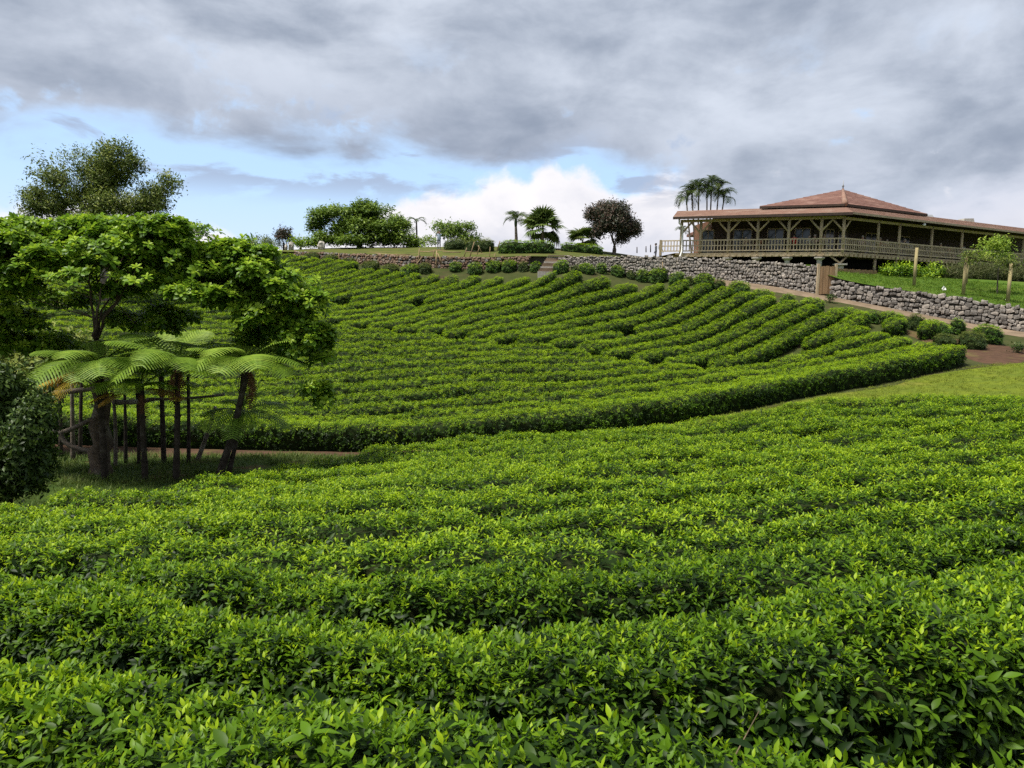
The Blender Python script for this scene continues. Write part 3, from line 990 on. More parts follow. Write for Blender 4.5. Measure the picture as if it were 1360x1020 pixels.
seed_pts = []
xx = -40.0
line = np.array([(-40, 54.0), (-20, 52.5), (-8, 49.5), (0, 48.3), (8, 46.0), (14, 43.2), (19, 42.0), (23, 40.3)])
dl = np.r_[0, np.cumsum(np.linalg.norm(np.diff(line, axis=0), axis=1))]
u, cnt = 0.3, 0
while u < dl[-1]:
    x, y = np.interp(u, dl, line[:, 0]), np.interp(u, dl, line[:, 1])
    a = fan(x, y)
    tx = np.interp(u + .5, dl, line[:, 0]) - np.interp(u - .5, dl, line[:, 0])
    ty = np.interp(u + .5, dl, line[:, 1]) - np.interp(u - .5, dl, line[:, 1])
    tl = math.hypot(tx, ty)
    sin = abs(tx / tl * math.sin(a) - ty / tl * math.cos(a))
    seed_pts.append((x, y))
    u += 1.58 / max(sin, 0.4)
for k, (x0, y0) in enumerate(seed_pts):
    r = np.random.default_rng(400 + k)
    pts = [(x0, y0)]
    for sgn in (1, -1):
        x, y = x0, y0
        seg = []
        for st in range(70):
            a = fan(x, y)
            x += sgn * .4 * math.cos(a); y += sgn * .4 * math.sin(a)
            if sgn > 0 and y > (shrub_y(x) - 0.25 if x > -13 else wall_y(x) - 1.2): break
            if sgn < 0 and y < fold_y(x) + 0.0: break
            seg.append((x, y))
        pts = pts + seg if sgn > 0 else seg[::-1] + pts
    if len(pts) < 5: continue
    if abs(x0) > .74 * y0 + 6: continue
    pts = np.array(pts)
    pts[:, 0] += 0.12 * np.sin(np.arange(len(pts)) * .3 + k)
    parts = [pts]
    if len(pts) > 26 and r.uniform() < 0.18:      # a missing bush splits some rows
        c = int(len(pts) * r.uniform(.35, .65))
        parts = [pts[:c], pts[c + 2:]]
    for q, pp in enumerate(parts):
        if len(pp) < 4: continue
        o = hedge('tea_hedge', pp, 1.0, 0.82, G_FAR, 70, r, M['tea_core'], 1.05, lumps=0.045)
        half = '' if len(parts) == 1 else (', lower half' if q == 0 else ', upper half')
        props(o, 'slanting tea row on the upper slope, %s from the left%s' % (ORD[min(k, 39)], half), 'tea hedge', 'tea hedge rows of the upper far slope')

# ------------------------------------------------------------------ clipped shrubs along the path
SHR = [  # px, py of the foot, width px, height px, kind, note
    (745, 364, 24, 16, 0, 'beside the foot of the stone stairs'), (764, 365, 11, 13, 1, 'first small brownish one right of the stairs'), (780, 365, 24, 12, 0, 'second green one right of the stairs'),
    (800, 365, 15, 14, 0, 'narrow one under the middle of the grey wall'), (821, 367, 20, 13, 0, 'small one before the round dark tree'), (839, 367, 12, 12, 1, 'small brownish one before the round dark tree'),
    (855, 371, 20, 16, 0, 'left of a touching pair before the grey wall'), (875, 375, 27, 19, 0, 'right of a touching pair before the grey wall'),
    (900, 379, 22, 17, 0, 'at the foot of the leaning drainpipe'), (918, 381, 14, 14, 1, 'brownish one just right of the drainpipe foot'), (937, 388, 30, 20, 0, 'wide one below the left end of the veranda'),
    (958, 389, 16, 17, 1, 'narrow olive one below the second stone pier'), (984, 397, 31, 20, 0, 'wide one below the middle stone piers'), (1016, 407, 33, 19, 0, 'wide one left of the wooden gate'),
    (1049, 414, 21, 23, 0, 'tall narrow one before the wooden gate'), (1082, 419, 35, 20, 0, 'big dome just right of the wooden gate'),
    (1131, 432, 36, 21, 0, 'bright dome below the left part of the low stone wall'), (1164, 432, 17, 20, 0, 'narrow one between two wide domes'), (1190, 434, 33, 17, 0, 'flat wide one before the low stone wall'),
    (1222, 441, 22, 23, 1, 'loose grey-green one before the low stone wall'), (1249, 449, 38, 21, 0, 'broad dome near the end of the tea rows'), (1278, 447, 20, 24, 0, 'leafy one touching a broad dome'),
    (1298, 466, 36, 24, 2, 'dark spreading one at the tip of the front tea row'), (1318, 459, 40, 25, 0, 'broad dome nearest the right edge of the photo'), (1262, 462, 30, 15, 2, 'low dark one beside bare red soil'),
    (676, 363, 22, 14, 0, 'left neighbour of the stairs'), (711, 363, 16, 13, 0, 'touching the left side of the stairs'), (695, 363, 15, 13, 1, 'second to the left of the stairs'),
    (655, 363, 22, 14, 0, 'below the red earth bank'), (630, 366, 22, 14, 0, 'below the fence poles of the red bank'), (604, 363, 18, 12, 0, 'right of the gap in the low hedge'),
    (563, 365, 20, 12, 1, 'left of the gap in the low hedge'), (543, 367, 26, 12, 0, 'brown sided, left of the hedge gap'), (517, 365, 26, 11, 2, 'dark one below the lone thin tree fern'), (490, 362, 26, 12, 2, 'dark one below the spreading tree'),
    (460, 358, 24, 11, 2, 'dark one under the left poles'), (436, 353, 24, 11, 2, 'reddish dark one below the car'), (412, 349, 24, 11, 2, 'brownish one at the upper left corner of the tea'),
]
for i, (px, py, wpx, hpx, kd, note) in enumerate(SHR):
    r = np.random.default_rng(700 + i)
    # stand it on the slope where its foot is seen
    best, yb = 9, None
    for y in np.arange(34, 72, 0.1):
        p = P(px, py, y)
        dz = abs(p[2] - H(p[0], p[1]))
        if dz < best and y < wall_y(p[0]) - 0.8: best, yb = dz, y
    x, y, _ = P(px, py, yb)
    sc = yb / F
    wd, hh = wpx * sc, hpx * sc * 1.02
    C = np.array([[x - wd * .43, y + .3 + .1], [x, y + .3], [x + wd * .43, y + .3 - .15]])
    o = hedge('clipped_shrub', C + np.array([[0, .2]]), min(1.4, wd * .95), hh * 0.92, G_SHRUB if kd == 0 else G_SHRUB2, 90, r, M['tea_core'], 0.72, nseg_len=0.15, lumps=0.03, ex=.6)
    props(o, ('brown-green clipped shrub, ' if kd == 1 else 'dark clipped shrub, ' if kd == 2 else 'green clipped shrub, ') + note, 'shrub', 'clipped shrubs along the path')

# ------------------------------------------------------------------ stone walls
def stone_meshes(n, seed):
    r = np.random.default_rng(seed)
    out = []
    for k in range(n):
        V = []
        for (t, s) in ((-.5, 1.0), (.30, 1.0), (.5, .82)):
            for (a, b) in ((-1, -1), (0.1, -1.06), (1, -1), (1.04, 0), (1, 1), (0, 1.05), (-1, 1), (-1.05, 0.1)):
                j = r.uniform(.62, 1.05, 2)
                V.append((a * .5 * s * j[0], t + r.uniform(-.06, .06), b * .5 * s * j[1]))
        V.append((0, .55, 0))
        Vn = np.array(V); Vn[:, 1] *= -1
        fs = []
        for q in range(2):
            for i in range(8):
                a, b = q * 8 + i, q * 8 + (i + 1) % 8
                fs.append((a, b, b + 8, a + 8))
        fs += [(16 + i, 16 + (i + 1) % 8, 24) for i in range(8)]
        out.append((Vn, fs))
    return out


ST = stone_meshes(10, 3)


def stone_wall(label, pts_top, pts_bot, s_w, s_h, mats, as_parts, seed, thick=0.5, cap_jit=0.12, group='dry stone walls'):
    """pts_top/pts_bot: 3D polylines of equal count along the face, left to right; stones set course by course on a dark core"""
    r = np.random.default_rng(seed)
    A, B = np.array(pts_top, float), np.array(pts_bot, float)
    d = np.r_[0, np.cumsum(np.linalg.norm(np.diff(B[:, :2], axis=0), axis=1))]
    L = d[-1]
    root = empty('stone_wall', B[len(B) // 2])
    off = B[len(B) // 2]
    props(root, label, 'wall', group)

    def at(s, t):
        a = np.array([np.interp(s, d, A[:, i]) for i in range(3)])
        b = np.array([np.interp(s, d, B[:, i]) for i in range(3)])
        return b + (a - b) * t

    def frame(s):
        p, q = at(max(0, s - .2), 0), at(min(L, s + .2), 0)
        t = q - p; t[2] = 0; t /= np.linalg.norm(t)
        return t, np.array([t[1], -t[0], 0])      # along, outwards (towards the viewer)
    # core
    mb = MB()
    n = max(2, int(L / 0.8))
    ss = np.linspace(0, L, n + 1)
    V, fs = [], []
    for s in ss:
        t, o = frame(s)
        a, b = at(s, 1), at(s, 0)
        V += [b - o * .12 - [0, 0, .3], a - o * .12 - [0, 0, .06], a - o * thick - [0, 0, .06], b - o * thick - [0, 0, .3]]
    for i in range(n):
        q = 4 * i
        for a, b in ((0, 1), (1, 2), (2, 3)): fs.append((q + a, q + b, q + 4 + b, q + 4 + a))
    fs += [(0, 1, 2, 3), (4 * n + 3, 4 * n + 2, 4 * n + 1, 4 * n)]
    mb.raw(np.array(V) - off, fs)
    mb.build('wall_core', M['mortar'], root)
    # stones
    stones = []
    z = 0.0
    hmean = np.mean(np.linalg.norm(A - B, axis=1))
    rows = max(2, int(round(hmean / s_h)))
    for c in range(rows):
        s = r.uniform(-.5, 0) * s_w
        while s < L:
            w = s_w * r.uniform(.55, 1.55)
            m = s + w / 2
            if 0 < m < L:
                hh = np.linalg.norm(at(m, 1) - at(m, 0)) / rows
                tall = r.uniform(.75, 1.4)
                wob = 0.30 * math.sin(m * 1.9 + c * 1.3) + r.uniform(-.28, .28)
                tt = (c + .5 + wob * (0 < c < rows - 1) * .8) / rows
                t, o = frame(m)
                p = at(m, tt) + o * r.uniform(-.04, .015)
                if c == rows - 1: p[2] += r.uniform(-.05, cap_jit)
                stones.append((p - off, t, o, w * 1.03, hh * tall, r.uniform(.22, .32), r.uniform(-.38, .38), r.integers(0, len(ST)), r.choice(len(mats), p=[.72, .28] if len(mats) == 2 else None)))
            s += w
    if as_parts:
        shared = {}
        for (p, t, o, w, h, dp, tw, k, mi) in stones:
            if (k, mi) not in shared:
                me = bpy.data.meshes.new('stone')
                me.from_pydata(ST[k][0].tolist(), [], ST[k][1])
                me.materials.append(mats[mi])
                shared[(k, mi)] = me
            ob = link('stone', shared[(k, mi)], None, root)
            Rm = Matrix(((t[0], -o[0], 0), (t[1], -o[1], 0), (0, 0, 1))) @ Matrix.Rotation(tw, 3, 'Y')
            ob.matrix_local = Matrix.Translation(Vector(p)) @ Rm.to_4x4() @ Matrix.Diagonal((w, dp, h, 1))
    else:
        mb = MB()
        for (p, t, o, w, h, dp, tw, k, mi) in stones:
            V = ST[k][0] * np.array([w, dp, h])
            c, s_ = math.cos(tw), math.sin(tw)
            V = np.stack([V[:, 0] * c + V[:, 2] * s_, V[:, 1], -V[:, 0] * s_ + V[:, 2] * c], 1)
            W = V[:, :1] * t + V[:, 1:2] * (-o) + np.array([0, 0, 1.0]) * V[:, 2:3]
            mb.raw(W + p, ST[k][1], mi)
        mb.build('stones', mats, root, kind='stuff')
    return root


def wall_pts(lst):
    top, bot = [], []
    for (px, pyt, pyb, dy) in lst:
        y = None
        # walk along the wall line to the sight line
        for yy in np.arange(30, 85, .05):
            p = P(px, pyb, yy)
            if yy > wall_y(p[0]): y = yy + dy; break
        a, b = P(px, pyt, y), P(px, pyb, y)
        b[2] = min(b[2], H(b[0], b[1]) + .1)
        top.append((b[0], b[1] , a[2])); bot.append(b)
    return top, bot


t_, b_ = wall_pts([(1103, 373, 402, 0), (1140, 378, 408, 0), (1180, 383, 413, 0), (1230, 389, 420, 0), (1290, 398, 430, 0), (1360, 409, 441, 0), (1420, 418, 452, 0)])
stone_wall('low grey wall of squared stones holding up the lawn', t_, b_, .31, .25, [M['stone'], M['stone_pale']], True, 21)
t_, b_ = wall_pts([(742, 341, 354, 0), (800, 341, 358, 0), (870, 341, 366, 0), (930, 343, 374, 0), (1000, 347, 381, 0), (1050, 350, 387, 0), (1086, 353, 393, 0)])
stone_wall('tall grey rubble wall under the timber veranda', t_, b_, .23, .175, [M['stone'], M['stone_pale']], False, 22)
t_, b_ = wall_pts([(392, 334, 341, 0), (440, 336, 349, 0), (500, 338, 354, 0), (560, 340, 357, 0), (620, 341, 358, 0), (660, 342, 358, 0), (704, 340, 357, 0)])
stone_wall('reddish brown stone bank beyond the tea, left of the stairs', t_, b_, .27, .20, [M['stone_brown'], M['stone']], False, 23, cap_jit=.05)
# far left low edge of the terrace
xs = np.linspace(-48, 59, 110)
mb = MB()
for i in range(len(xs) - 1):
    a, b = xs[i], xs[i + 1]
    ya_, yb_ = wall_y(a) + .45, wall_y(b) + .45
    q = [(a, ya_, H(a, ya_) - .4), (b, yb_, H(b, yb_) - .4), (b, yb_, T(b, yb_) - .01), (a, ya_, T(a, ya_) - .01)]
    mb.raw(q, [(0, 1, 2, 3)])
props(mb.build('earth_bank', M['mortar']), kind='structure')

# stairs between the two walls
yb = wall_y(P(735, 355, 60.5)[0])
st0 = P(737, 363, yb - 2.1)
root = empty('stone_stairs', st0)
props(root, 'flight of pale stone steps between the two walls', 'stairs')
nst = 11
base_z = float(H(st0[0], st0[1])) - .02
top_z = float(T(st0[0] + .6, yb + 1.2)) + .03
me = None
for i in range(nst):
    mb = MB()
    zz = base_z + (top_z - base_z) * (i + 1) / nst
    cx = st0[0] - .35 + .09 * i
    mb.box((cx - st0[0], .16 + .26 * i, zz - .3 - st0[2]), (2.0 + .03 * (i % 2), .30, .6))
    mb.build('step', M['path'] if i % 3 else M['concrete'], root)

# gate and its boards
gx, gy, gz = P(1097, 391, 53.0)
root = empty('wooden_gate', (gx, gy, gz))
props(root, 'brown plank gate closing the gap between the stone walls', 'gate')
for i in range(5):
    mb = MB(); mb.box((-.42 + .21 * i, .02 * (i % 2), .98 + .02 * (i % 3)), (.195, .05, 1.96)); mb.build('plank', M['gatewood'], root)
mb = MB(); mb.box((0, .07, .5), (1.05, .04, .12)); mb.build('crossbar', M['gatewood'], root)
mb = MB(); mb.box((0, .07, 1.6), (1.05, .04, .12)); mb.build('crossbar', M['gatewood'], root)
for sx in (-.62, .62):
    mb = MB(); mb.box((sx, .05, 1.05), (.16, .16, 2.2)); mb.build('post', M['wood'], root)
# board fence under the veranda
fx0, fx1 = P(1108, 372, 55.0), P(1164, 372, 57.5)
root = empty('board_fence', fx0)
props(root, 'low fence of pale brown boards under the veranda corner', 'fence')
dv = np.array(fx1) - np.array(fx0)
for i in range(20):
    c = dv * (i + .5) / 20
    mb = MB(); mb.box((c[0], c[1], .38 + .02 * (i % 3)), (np.linalg.norm(dv[:2]) / 20 * .93, .04, .9), np.array(Matrix.Rotation(math.atan2(dv[1], dv[0]), 3, 'Z'))); mb.build('board', M['gatewood'], root)
mb = MB(); mb.beam((0, .06, .7), (dv[0], dv[1] + .06, .7), .05, .1); mb.build('rail', M['wood'], root)

# ------------------------------------------------------------------ the timber restaurant
ZU, ZD, ZE = 3.72, 3.95, 6.82           # underside of deck, deck, eave
C0 = P(1119.4, 338, 58.0)[:2]
Lend = P(903, 335, 63.0)[:2]
Rend = P(1372, 355, 73.0)[:2]
Rend = Rend + (Rend - C0) * .28
dL = (Lend - C0) / np.linalg.norm(Lend - C0)
dR = (Rend - C0) / np.linalg.norm(Rend - C0)
nL = np.array([dL[1], -dL[0]]); nL *= np.sign(nL[1])      # inwards normals
nR = np.array([-dR[1], dR[0]]); nR *= np.sign(nR[1])


def corner(inset):
    """corner of the outline moved inwards by inset"""
    A = np.array([nL, nR])
    return C0 + np.linalg.solve(A, np.array([inset, inset]))


def ptL(t, inset=0.0): return corner(inset) + dL * t
def ptR(t, inset=0.0): return corner(inset) + dR * t


def find_t(fn, px):
    lo, hi = -1.0, 40.0
    sgn = 1 if fn is ptR else -1
    for _ in range(50):
        m = (lo + hi) / 2
        q = fn(m)
        v = np.array([q[0], q[1], 4.5])
        sx = 680 + F * (v @ rt) / (v @ fw)
        if (sx - px) * sgn < 0: lo = m
        else: hi = m
    return lo


B = empty('veranda_restaurant', (C0[0], C0[1], ZD))
props(B, 'timber restaurant with wide veranda and two-tier terracotta roof on stone wall', 'building')
BO = np.array([C0[0], C0[1], ZD])


def v3(p, z): return np.array([p[0], p[1], z]) - BO


LL, LR = np.linalg.norm(Lend - C0), np.linalg.norm(Rend - C0)
# deck
mb = MB()
LEXT = LL + (903 - 877) / F * 63
pl = [ptL(LL + .4), ptL(0), ptR(LR + .5), ptR(LR + .5, 9), corner(9), ptL(LL + .4, 9)]
V = [v3(p, ZD) for p in pl] + [v3(p, ZD - .12) for p in pl]
mb.raw(V, [(0, 1, 4, 5), (1, 2, 3, 4), (0, 6, 7, 1), (1, 7, 8, 2), (6, 11, 10, 7), (7, 10, 9, 8)])
mb.build('deck', M['wood'], B)
mb = MB()
for fn, Lx in ((ptL, LL), (ptR, LR)):
    mb.beam(v3(fn(-.02, .1), ZU + .02), v3(fn(Lx, .1), ZU + .02), .18, .24)
    for t in np.arange(.3, Lx, .55):
        mb.beam(v3(fn(t, -.12), ZD - .2), v3(fn(t, 2.5), ZD - .2), .09, .13)
mb.build('deck_beam', M['wood'], B)
# posts
TL = [find_t(ptL, p) for p in (905, 930.5, 967.6, 1006.5, 1047.6, 1090.6)]
TR = [0.0] + [find_t(ptR, p) for p in (1166, 1194, 1237, 1277, 1318, 1358)]
posts = [(ptL(t, .12), dL, True) for t in TL] + [(corner(.12), dL, True)] + [(ptR(t, .12), dR, False) for t in TR[1:]]
for i, (p, d, br) in enumerate(posts):
    mb = MB(); mb.tube([v3(p, ZD - .1), v3(p, ZE - .22)], [.135, .12], 8)
    mb.build('post', M['wood'], B, True)
    if br or i == 6:
        for s in ((-1,) if i == 0 else (-1, 1)):
            dd = d if not (i == 6 and s < 0) else -dR
            q = p + dd * s * .85
            if i == 6 and s < 0: q = p + dR * .85
            if i == 6 and s > 0: q = p + dL * .85
            mb = MB(); mb.tube([v3(p, ZE - 1.28), v3(q, ZE - .32)], [.09, .08], 6)
            mb.build('brace', M['wood'], B, True)
# head beams
mb = MB(); mb.beam(v3(ptL(LL, .12), ZE - .24), v3(ptL(-.1, .12), ZE - .24), .2, .22); mb.build('head_beam', M['wood'], B)
mb = MB(); mb.beam(v3(ptR(.1, .12), ZE - .3), v3(ptR(LR, .12), ZE - .3), .16, .2); mb.build('head_beam', M['wood'], B)
# rafters
for fn, Lx in ((ptL, LL), (ptR, LR)):
    for t in np.arange(.5, Lx, 1.5):
        mb = MB(); mb.tube([v3(fn(t, -.75), ZE - .10), v3(fn(t, 1.6), ZE + .34)], .09, 6); mb.build('rafter', M['darkwood'] if fn is ptR else M['wood'], B, True)


def railing(a, b, za, zb=None):
    zb = za if zb is None else zb
    mb = MB()
    for h_, s in ((1.02, .10), (.58, .09), (.16, .09)):
        mb.beam(v3(a, za + h_), v3(b, zb + h_), .07, s)
    o = mb.build('railing', M['rail'], B)
    mb = MB()
    L = np.linalg.norm(np.array(b) - np.array(a))
    n = int(L / .23)
    for i in range(n):
        f = (i + .5) / n
        q = np.array(a) * (1 - f) + np.array(b) * f
        z = za * (1 - f) + zb * f
        mb.tube([v3(q, z + .16), v3(q, z + 1.0)], .045, 4, cap=False)
    mb.build('balusters', M['rail'], o, kind='stuff')


pk = [ptL(t, -.02) for t in [LEXT] + TL] + [corner(-.02)]
for a, b in zip(pk[:-1], pk[1:]): railing(a, b, ZD)
pk = [ptR(t, -.02) for t in TR] + [ptR(LR + .5, -.02)]
for a, b in zip(pk[:-1], pk[1:]): railing(a, b, ZD)
mb = MB(); q = ptL(LEXT, -.02); mb.box(v3(q, ZD + .45), (.16, .16, 1.3)); mb.build('post', M['wood'], B)

# lower roof: tiles in courses, from the eave up to the clerestory
ROOFL = find_t(lambda t: ptL(t, -1.0), 893) if False else None
lo, hi = 0.0, 40.0
for _ in range(50):
    m = (lo + hi) / 2
    q = ptL(m, -1.0); v = np.array([q[0], q[1], ZE]); sx = 680 + F * (v @ rt) / (v @ fw)
    if sx > 894: lo = m
    else: hi = m
ROOFL = lo
UW = P(1120.5, 280, 62.4)[:2]
UE = P(1122, 270.5, 60.9)[:2]
ZUE = float(P(1122, 270.5, 60.9)[2])


def ucL(t): return UW + dL * t
def ucR(t): return UW + dR * t
def ueL(t): return UE + dL * t
def ueR(t): return UE + dR * t


def tpx_(fn, px, z):
    lo, hi = 0.0, 40.0
    sg = 1 if fn(10)[0] > fn(0)[0] else -1
    for _ in range(50):
        m = (lo + hi) / 2
        q = fn(m); v = np.array([q[0], q[1], z])
        sx = 680 + F * (v @ rt) / (v @ fw)
        if (sx - px) * sg < 0: lo = m
        else: hi = m
    return lo


TCL, TCR = tpx_(ucL, 1034, 8), tpx_(ucR, 1204, 8)


def courses(e0, e1, n, mat, parent, thick=.07, lift=.035):
    """roof slopes between two polylines, laid in overlapping courses; each course a part"""
    e0, e1 = [np.array(q) for q in e0], [np.array(q) for q in e1]
    m = len(e0)
    for c in range(n):
        f0, f1 = c / n, min(1, (c + 1.1) / n)
        lo_ = [a + (b - a) * f0 + [0, 0, lift] for a, b in zip(e0, e1)]
        hi_ = [a + (b - a) * f1 for a, b in zip(e0, e1)]
        dn = [q - [0, 0, thick] for q in lo_] + [q - [0, 0, thick] for q in hi_]
        V = lo_ + hi_ + dn
        fs = []
        for i in range(m - 1):
            fs += [(i, i + 1, m + i + 1, m + i), (2 * m + i, 2 * m + i + 1, i + 1, i), (3 * m + i, 3 * m + i + 1, 2 * m + i + 1, 2 * m + i)]
        fs += [(0, m, 3 * m, 2 * m), (m - 1, 3 * m - 1, 4 * m - 1, 2 * m - 1)]
        mb = MB(); mb.raw(np.array(V), fs); mb.build('tile_course', mat, parent)


rf = MB(); rf.beam(v3(ptL(ROOFL, -.98), ZE - .09), v3(corner(-.98), ZE - .09), .05, .20)
rf = rf.build('roof', M['darkwood'], B)
mb = MB(); mb.beam(v3(corner(-.98), ZE - .06), v3(ptR(LR + .8, -.98), ZE - .06), .05, .16); mb.build('fascia', M['fascia'], rf)
e0 = [v3(ptL(ROOFL, -1.0), ZE), v3(corner(-1.0), ZE), v3(ptR(LR + 1.0, -1.0), ZE)]
e1 = [v3(ucL(tpx_(ucL, 900, ZE + 1.15)), ZE + 1.15), v3(UW, ZE + 1.15), v3(ucR(LR + 1.0), ZE + 1.15)]
courses(e0, e1, 8, M['roof_pale'], rf)
# ceiling under the lower roof, dark
mb = MB()
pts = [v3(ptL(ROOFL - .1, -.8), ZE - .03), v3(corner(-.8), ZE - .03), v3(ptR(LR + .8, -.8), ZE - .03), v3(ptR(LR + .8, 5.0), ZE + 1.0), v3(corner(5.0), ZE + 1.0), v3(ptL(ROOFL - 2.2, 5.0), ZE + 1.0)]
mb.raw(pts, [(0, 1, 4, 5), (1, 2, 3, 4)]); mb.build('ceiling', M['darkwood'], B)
# clerestory walls of brown boards
zc0, zc1 = ZE + .95, ZUE - .02


for fn, Lx in ((ucL, TCL), (ucR, TCR)):
    n = 14
    for i in range(n):
        a, b = fn(Lx * i / n + .012) + [0, .02 * (i % 2)], fn(Lx * (i + 1) / n - .012) + [0, .02 * (i % 2)]
        mb = MB(); mb.beam(v3(a, (zc0 + zc1) / 2), v3(b, (zc0 + zc1) / 2), .06, zc1 - zc0); mb.build('board', M['board'], B)
    for t in (0.03, Lx * .5, Lx):
        mb = MB(); mb.beam(v3(fn(t) - [0, .1], zc0), v3(fn(t) - [0, .1], zc1), .16, .16); mb.build('wall_post', M['darkwood'], B)
mb = MB()
pts = [ucL(TCL), ucL(TCL) + nL * 3, corner(14), ucR(TCR) + nR * 3, ucR(TCR)]
for a, b in ((pts[0], pts[1]), (pts[3], pts[4])):
    mb.beam(v3(a, (zc0 + zc1) / 2), v3(b, (zc0 + zc1) / 2), .1, zc1 - zc0)
mb.build('side_wall', M['board'], B)
# upper roof: hipped pyramid in courses
APEX = v3(P(1119.5, 252, 69.5)[:2], float(P(1119.5, 252, 69.5)[2]))
ul, ur = tpx_(ueL, 1009, ZUE), tpx_(ueR, 1232, ZUE)
ru = MB(); ru.beam(v3(ueL(ul) + [0, .02], ZUE - .1), v3(UE + [0, .02], ZUE - .1), .06, .16); ru.beam(v3(UE + [0, .02], ZUE - .1), v3(ueR(ur) + [0, .02], ZUE - .1), .06, .16)
ru = ru.build('roof', M['darkwood'], B)
ap = [APEX + [-.05, 0, 0], APEX, APEX + [.05, 0, 0]]
courses([v3(ueL(ul), ZUE), v3(UE, ZUE), v3(ueR(ur), ZUE)], ap, 12, M['roof'], ru)
bl, br_ = ueL(ul), ueR(ur)
bk = APEX[:2] + BO[:2] + (APEX[:2] + BO[:2] - UE) * .9
mb = MB()
mb.raw([APEX, v3(bl, ZUE), v3(bk, ZUE), v3(br_, ZUE)], [(0, 1, 2), (0, 2, 3)])
mb.build('back_slope', M['roof'], ru)
mb = MB()
mb.raw([v3(bl, ZUE - .19), v3(UE + [0, .05], ZUE - .19), v3(br_, ZUE - .19), v3(bk, ZUE - .1)], [(3, 2, 1, 0)]); mb.build('soffit', M['darkwood'], ru)
mb = MB(); mb.tube([v3(UE, ZUE + .02), APEX + [0, 0, .02]], [.26, .12], 6); mb.build('ridge_cap', M['roof_pale'], ru, True)
mb = MB(); mb.tube([APEX, APEX + [0, 0, .25], APEX + [0, 0, .3], APEX + [0, 0, .45], APEX + [0, 0, .85]], [.05, .05, .11, .04, .02], 6); mb.build('finial', M['grey'], ru, True)
# lights under the eaves
for q, z in ((UW - [0, .5], ZUE - .35), (ucL(4.2) - [0, .5], ZUE - .3), (ucR(4.2) - [0, .5], ZUE - .4), (ptR(9.5, -.85), ZE - .3)):
    mb = MB(); mb.ball(v3(q, z), .13, 8, 6); mb.tube([v3(q, z + .1), v3(q, z + .3)], .03, 5); mb.build('globe_light', M['white'], B, True)
# inner walls with windows
for fn, Lx, wins in ((ptL, LL - 4.2, ((.3, 1.2), (2.4, 1.3), (5.0, 1.5), (8.2, 1.0))), (ptR, LR, ((1.5, 1.1), (3.2, 1.1), (7, 1.6), (12, 1.6)))):
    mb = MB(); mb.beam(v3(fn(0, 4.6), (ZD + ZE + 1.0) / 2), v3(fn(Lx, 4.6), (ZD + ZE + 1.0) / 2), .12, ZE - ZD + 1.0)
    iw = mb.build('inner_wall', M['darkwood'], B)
    for (t, w) in wins:
        a, b = fn(t, 4.5), fn(t + w, 4.5)
        mb = MB()
        for za, zb in ((ZD + .05, ZD + .15), (ZD + 2.2, ZD + 2.3), (ZD + 1.1, ZD + 1.16)): mb.beam(v3(a, (za + zb) / 2), v3(b, (za + zb) / 2), .07, zb - za)
        for f in (0, .5, 1):
            q = a * (1 - f) + b * f
            mb.beam(v3(q, ZD + .1), v3(q, ZD + 2.25), .07, .07)
        wf = mb.build('window', M['fascia'], iw)
        mb = MB(); mb.beam(v3(a + (b - a) * .02, ZD + 1.18), v3(b - (b - a) * .02, ZD + 1.18), .02, 2.1)
mb = MB(); mb.beam(v3(ptL(LL - 4.2, 4.6), (ZD + ZE) / 2), v3(ptL(LL - 4.2, 9), (ZD + ZE) / 2), .12, ZE - ZD + .5); mb.build('end_wall', M['board'], B)
# panes as their own parts
for fn, wins in ((ptL, ((.3, 1.2), (2.4, 1.3), (5.0, 1.5), (8.2, 1.0))), (ptR, ((1.5, 1.1), (3.2, 1.1), (7, 1.6), (12, 1.6)))):
    for (t, w) in wins:
        a, b = fn(t + .04, 4.49), fn(t + w - .04, 4.49)
        mb = MB(); mb.beam(v3(a, ZD + 1.18), v3(b, ZD + 1.18), .015, 2.05); mb.build('pane', M['glass'], B)
# under the deck: near-black panels standing in for the deep shade, piers
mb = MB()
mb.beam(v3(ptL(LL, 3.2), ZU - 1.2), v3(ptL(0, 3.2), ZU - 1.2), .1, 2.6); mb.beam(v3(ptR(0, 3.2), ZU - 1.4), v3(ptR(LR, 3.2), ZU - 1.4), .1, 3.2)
mb.build('undercroft_shade', M['dark'], B)
for t in TL[2:]:
    p = ptL(t, .12)
    zg = float(T(p[0], p[1]))
    mb = MB()
    mb.tube([v3(p, zg - .3), v3(p, ZU - .42), v3(p, ZU - .26), v3(p, ZU - .16)], [.22, .2, .42, .42], 8)
    mb.build('stone_pier', M['concrete'], B)
for i, t in enumerate(TR):
    p = ptR(t, .3) if i else corner(.3)
    zg = float(T(p[0], p[1]))
    mb = MB()
    if i == 0:
        mb.box(v3(p, ZU - 1.7), (.42, .42, 2.0)); mb.box(v3(p, ZU - .72), (.8, .8, .12))
        mb.build('stone_pier', M['concrete'], B)
        for s, dd in ((1, dL), (1, dR)):
            mb = MB(); mb.tube([v3(p, ZU - .62), v3(p + dd * .75, ZU - .08)], .08, 6); mb.build('brace', M['wood'], B, True)
    else:
        mb.tube([v3(p, zg - .2), v3(p, ZU)], .13, 7); mb.build('post', M['wood'], B, True)
# drainpipe
a = ptL(LL + .35, -.6)
w0 = P(893, 368, 57.0)
mb = MB(); mb.tube([v3(a, ZE - .1), v3(a, ZE - .45), v3(ptL(LL - .1, -.15), ZE - .75), v3(ptL(LL - .1, -.15), ZD + .1), np.array(w0) - BO], .075, 7)
mb.build('drainpipe', M['white'], B, True)
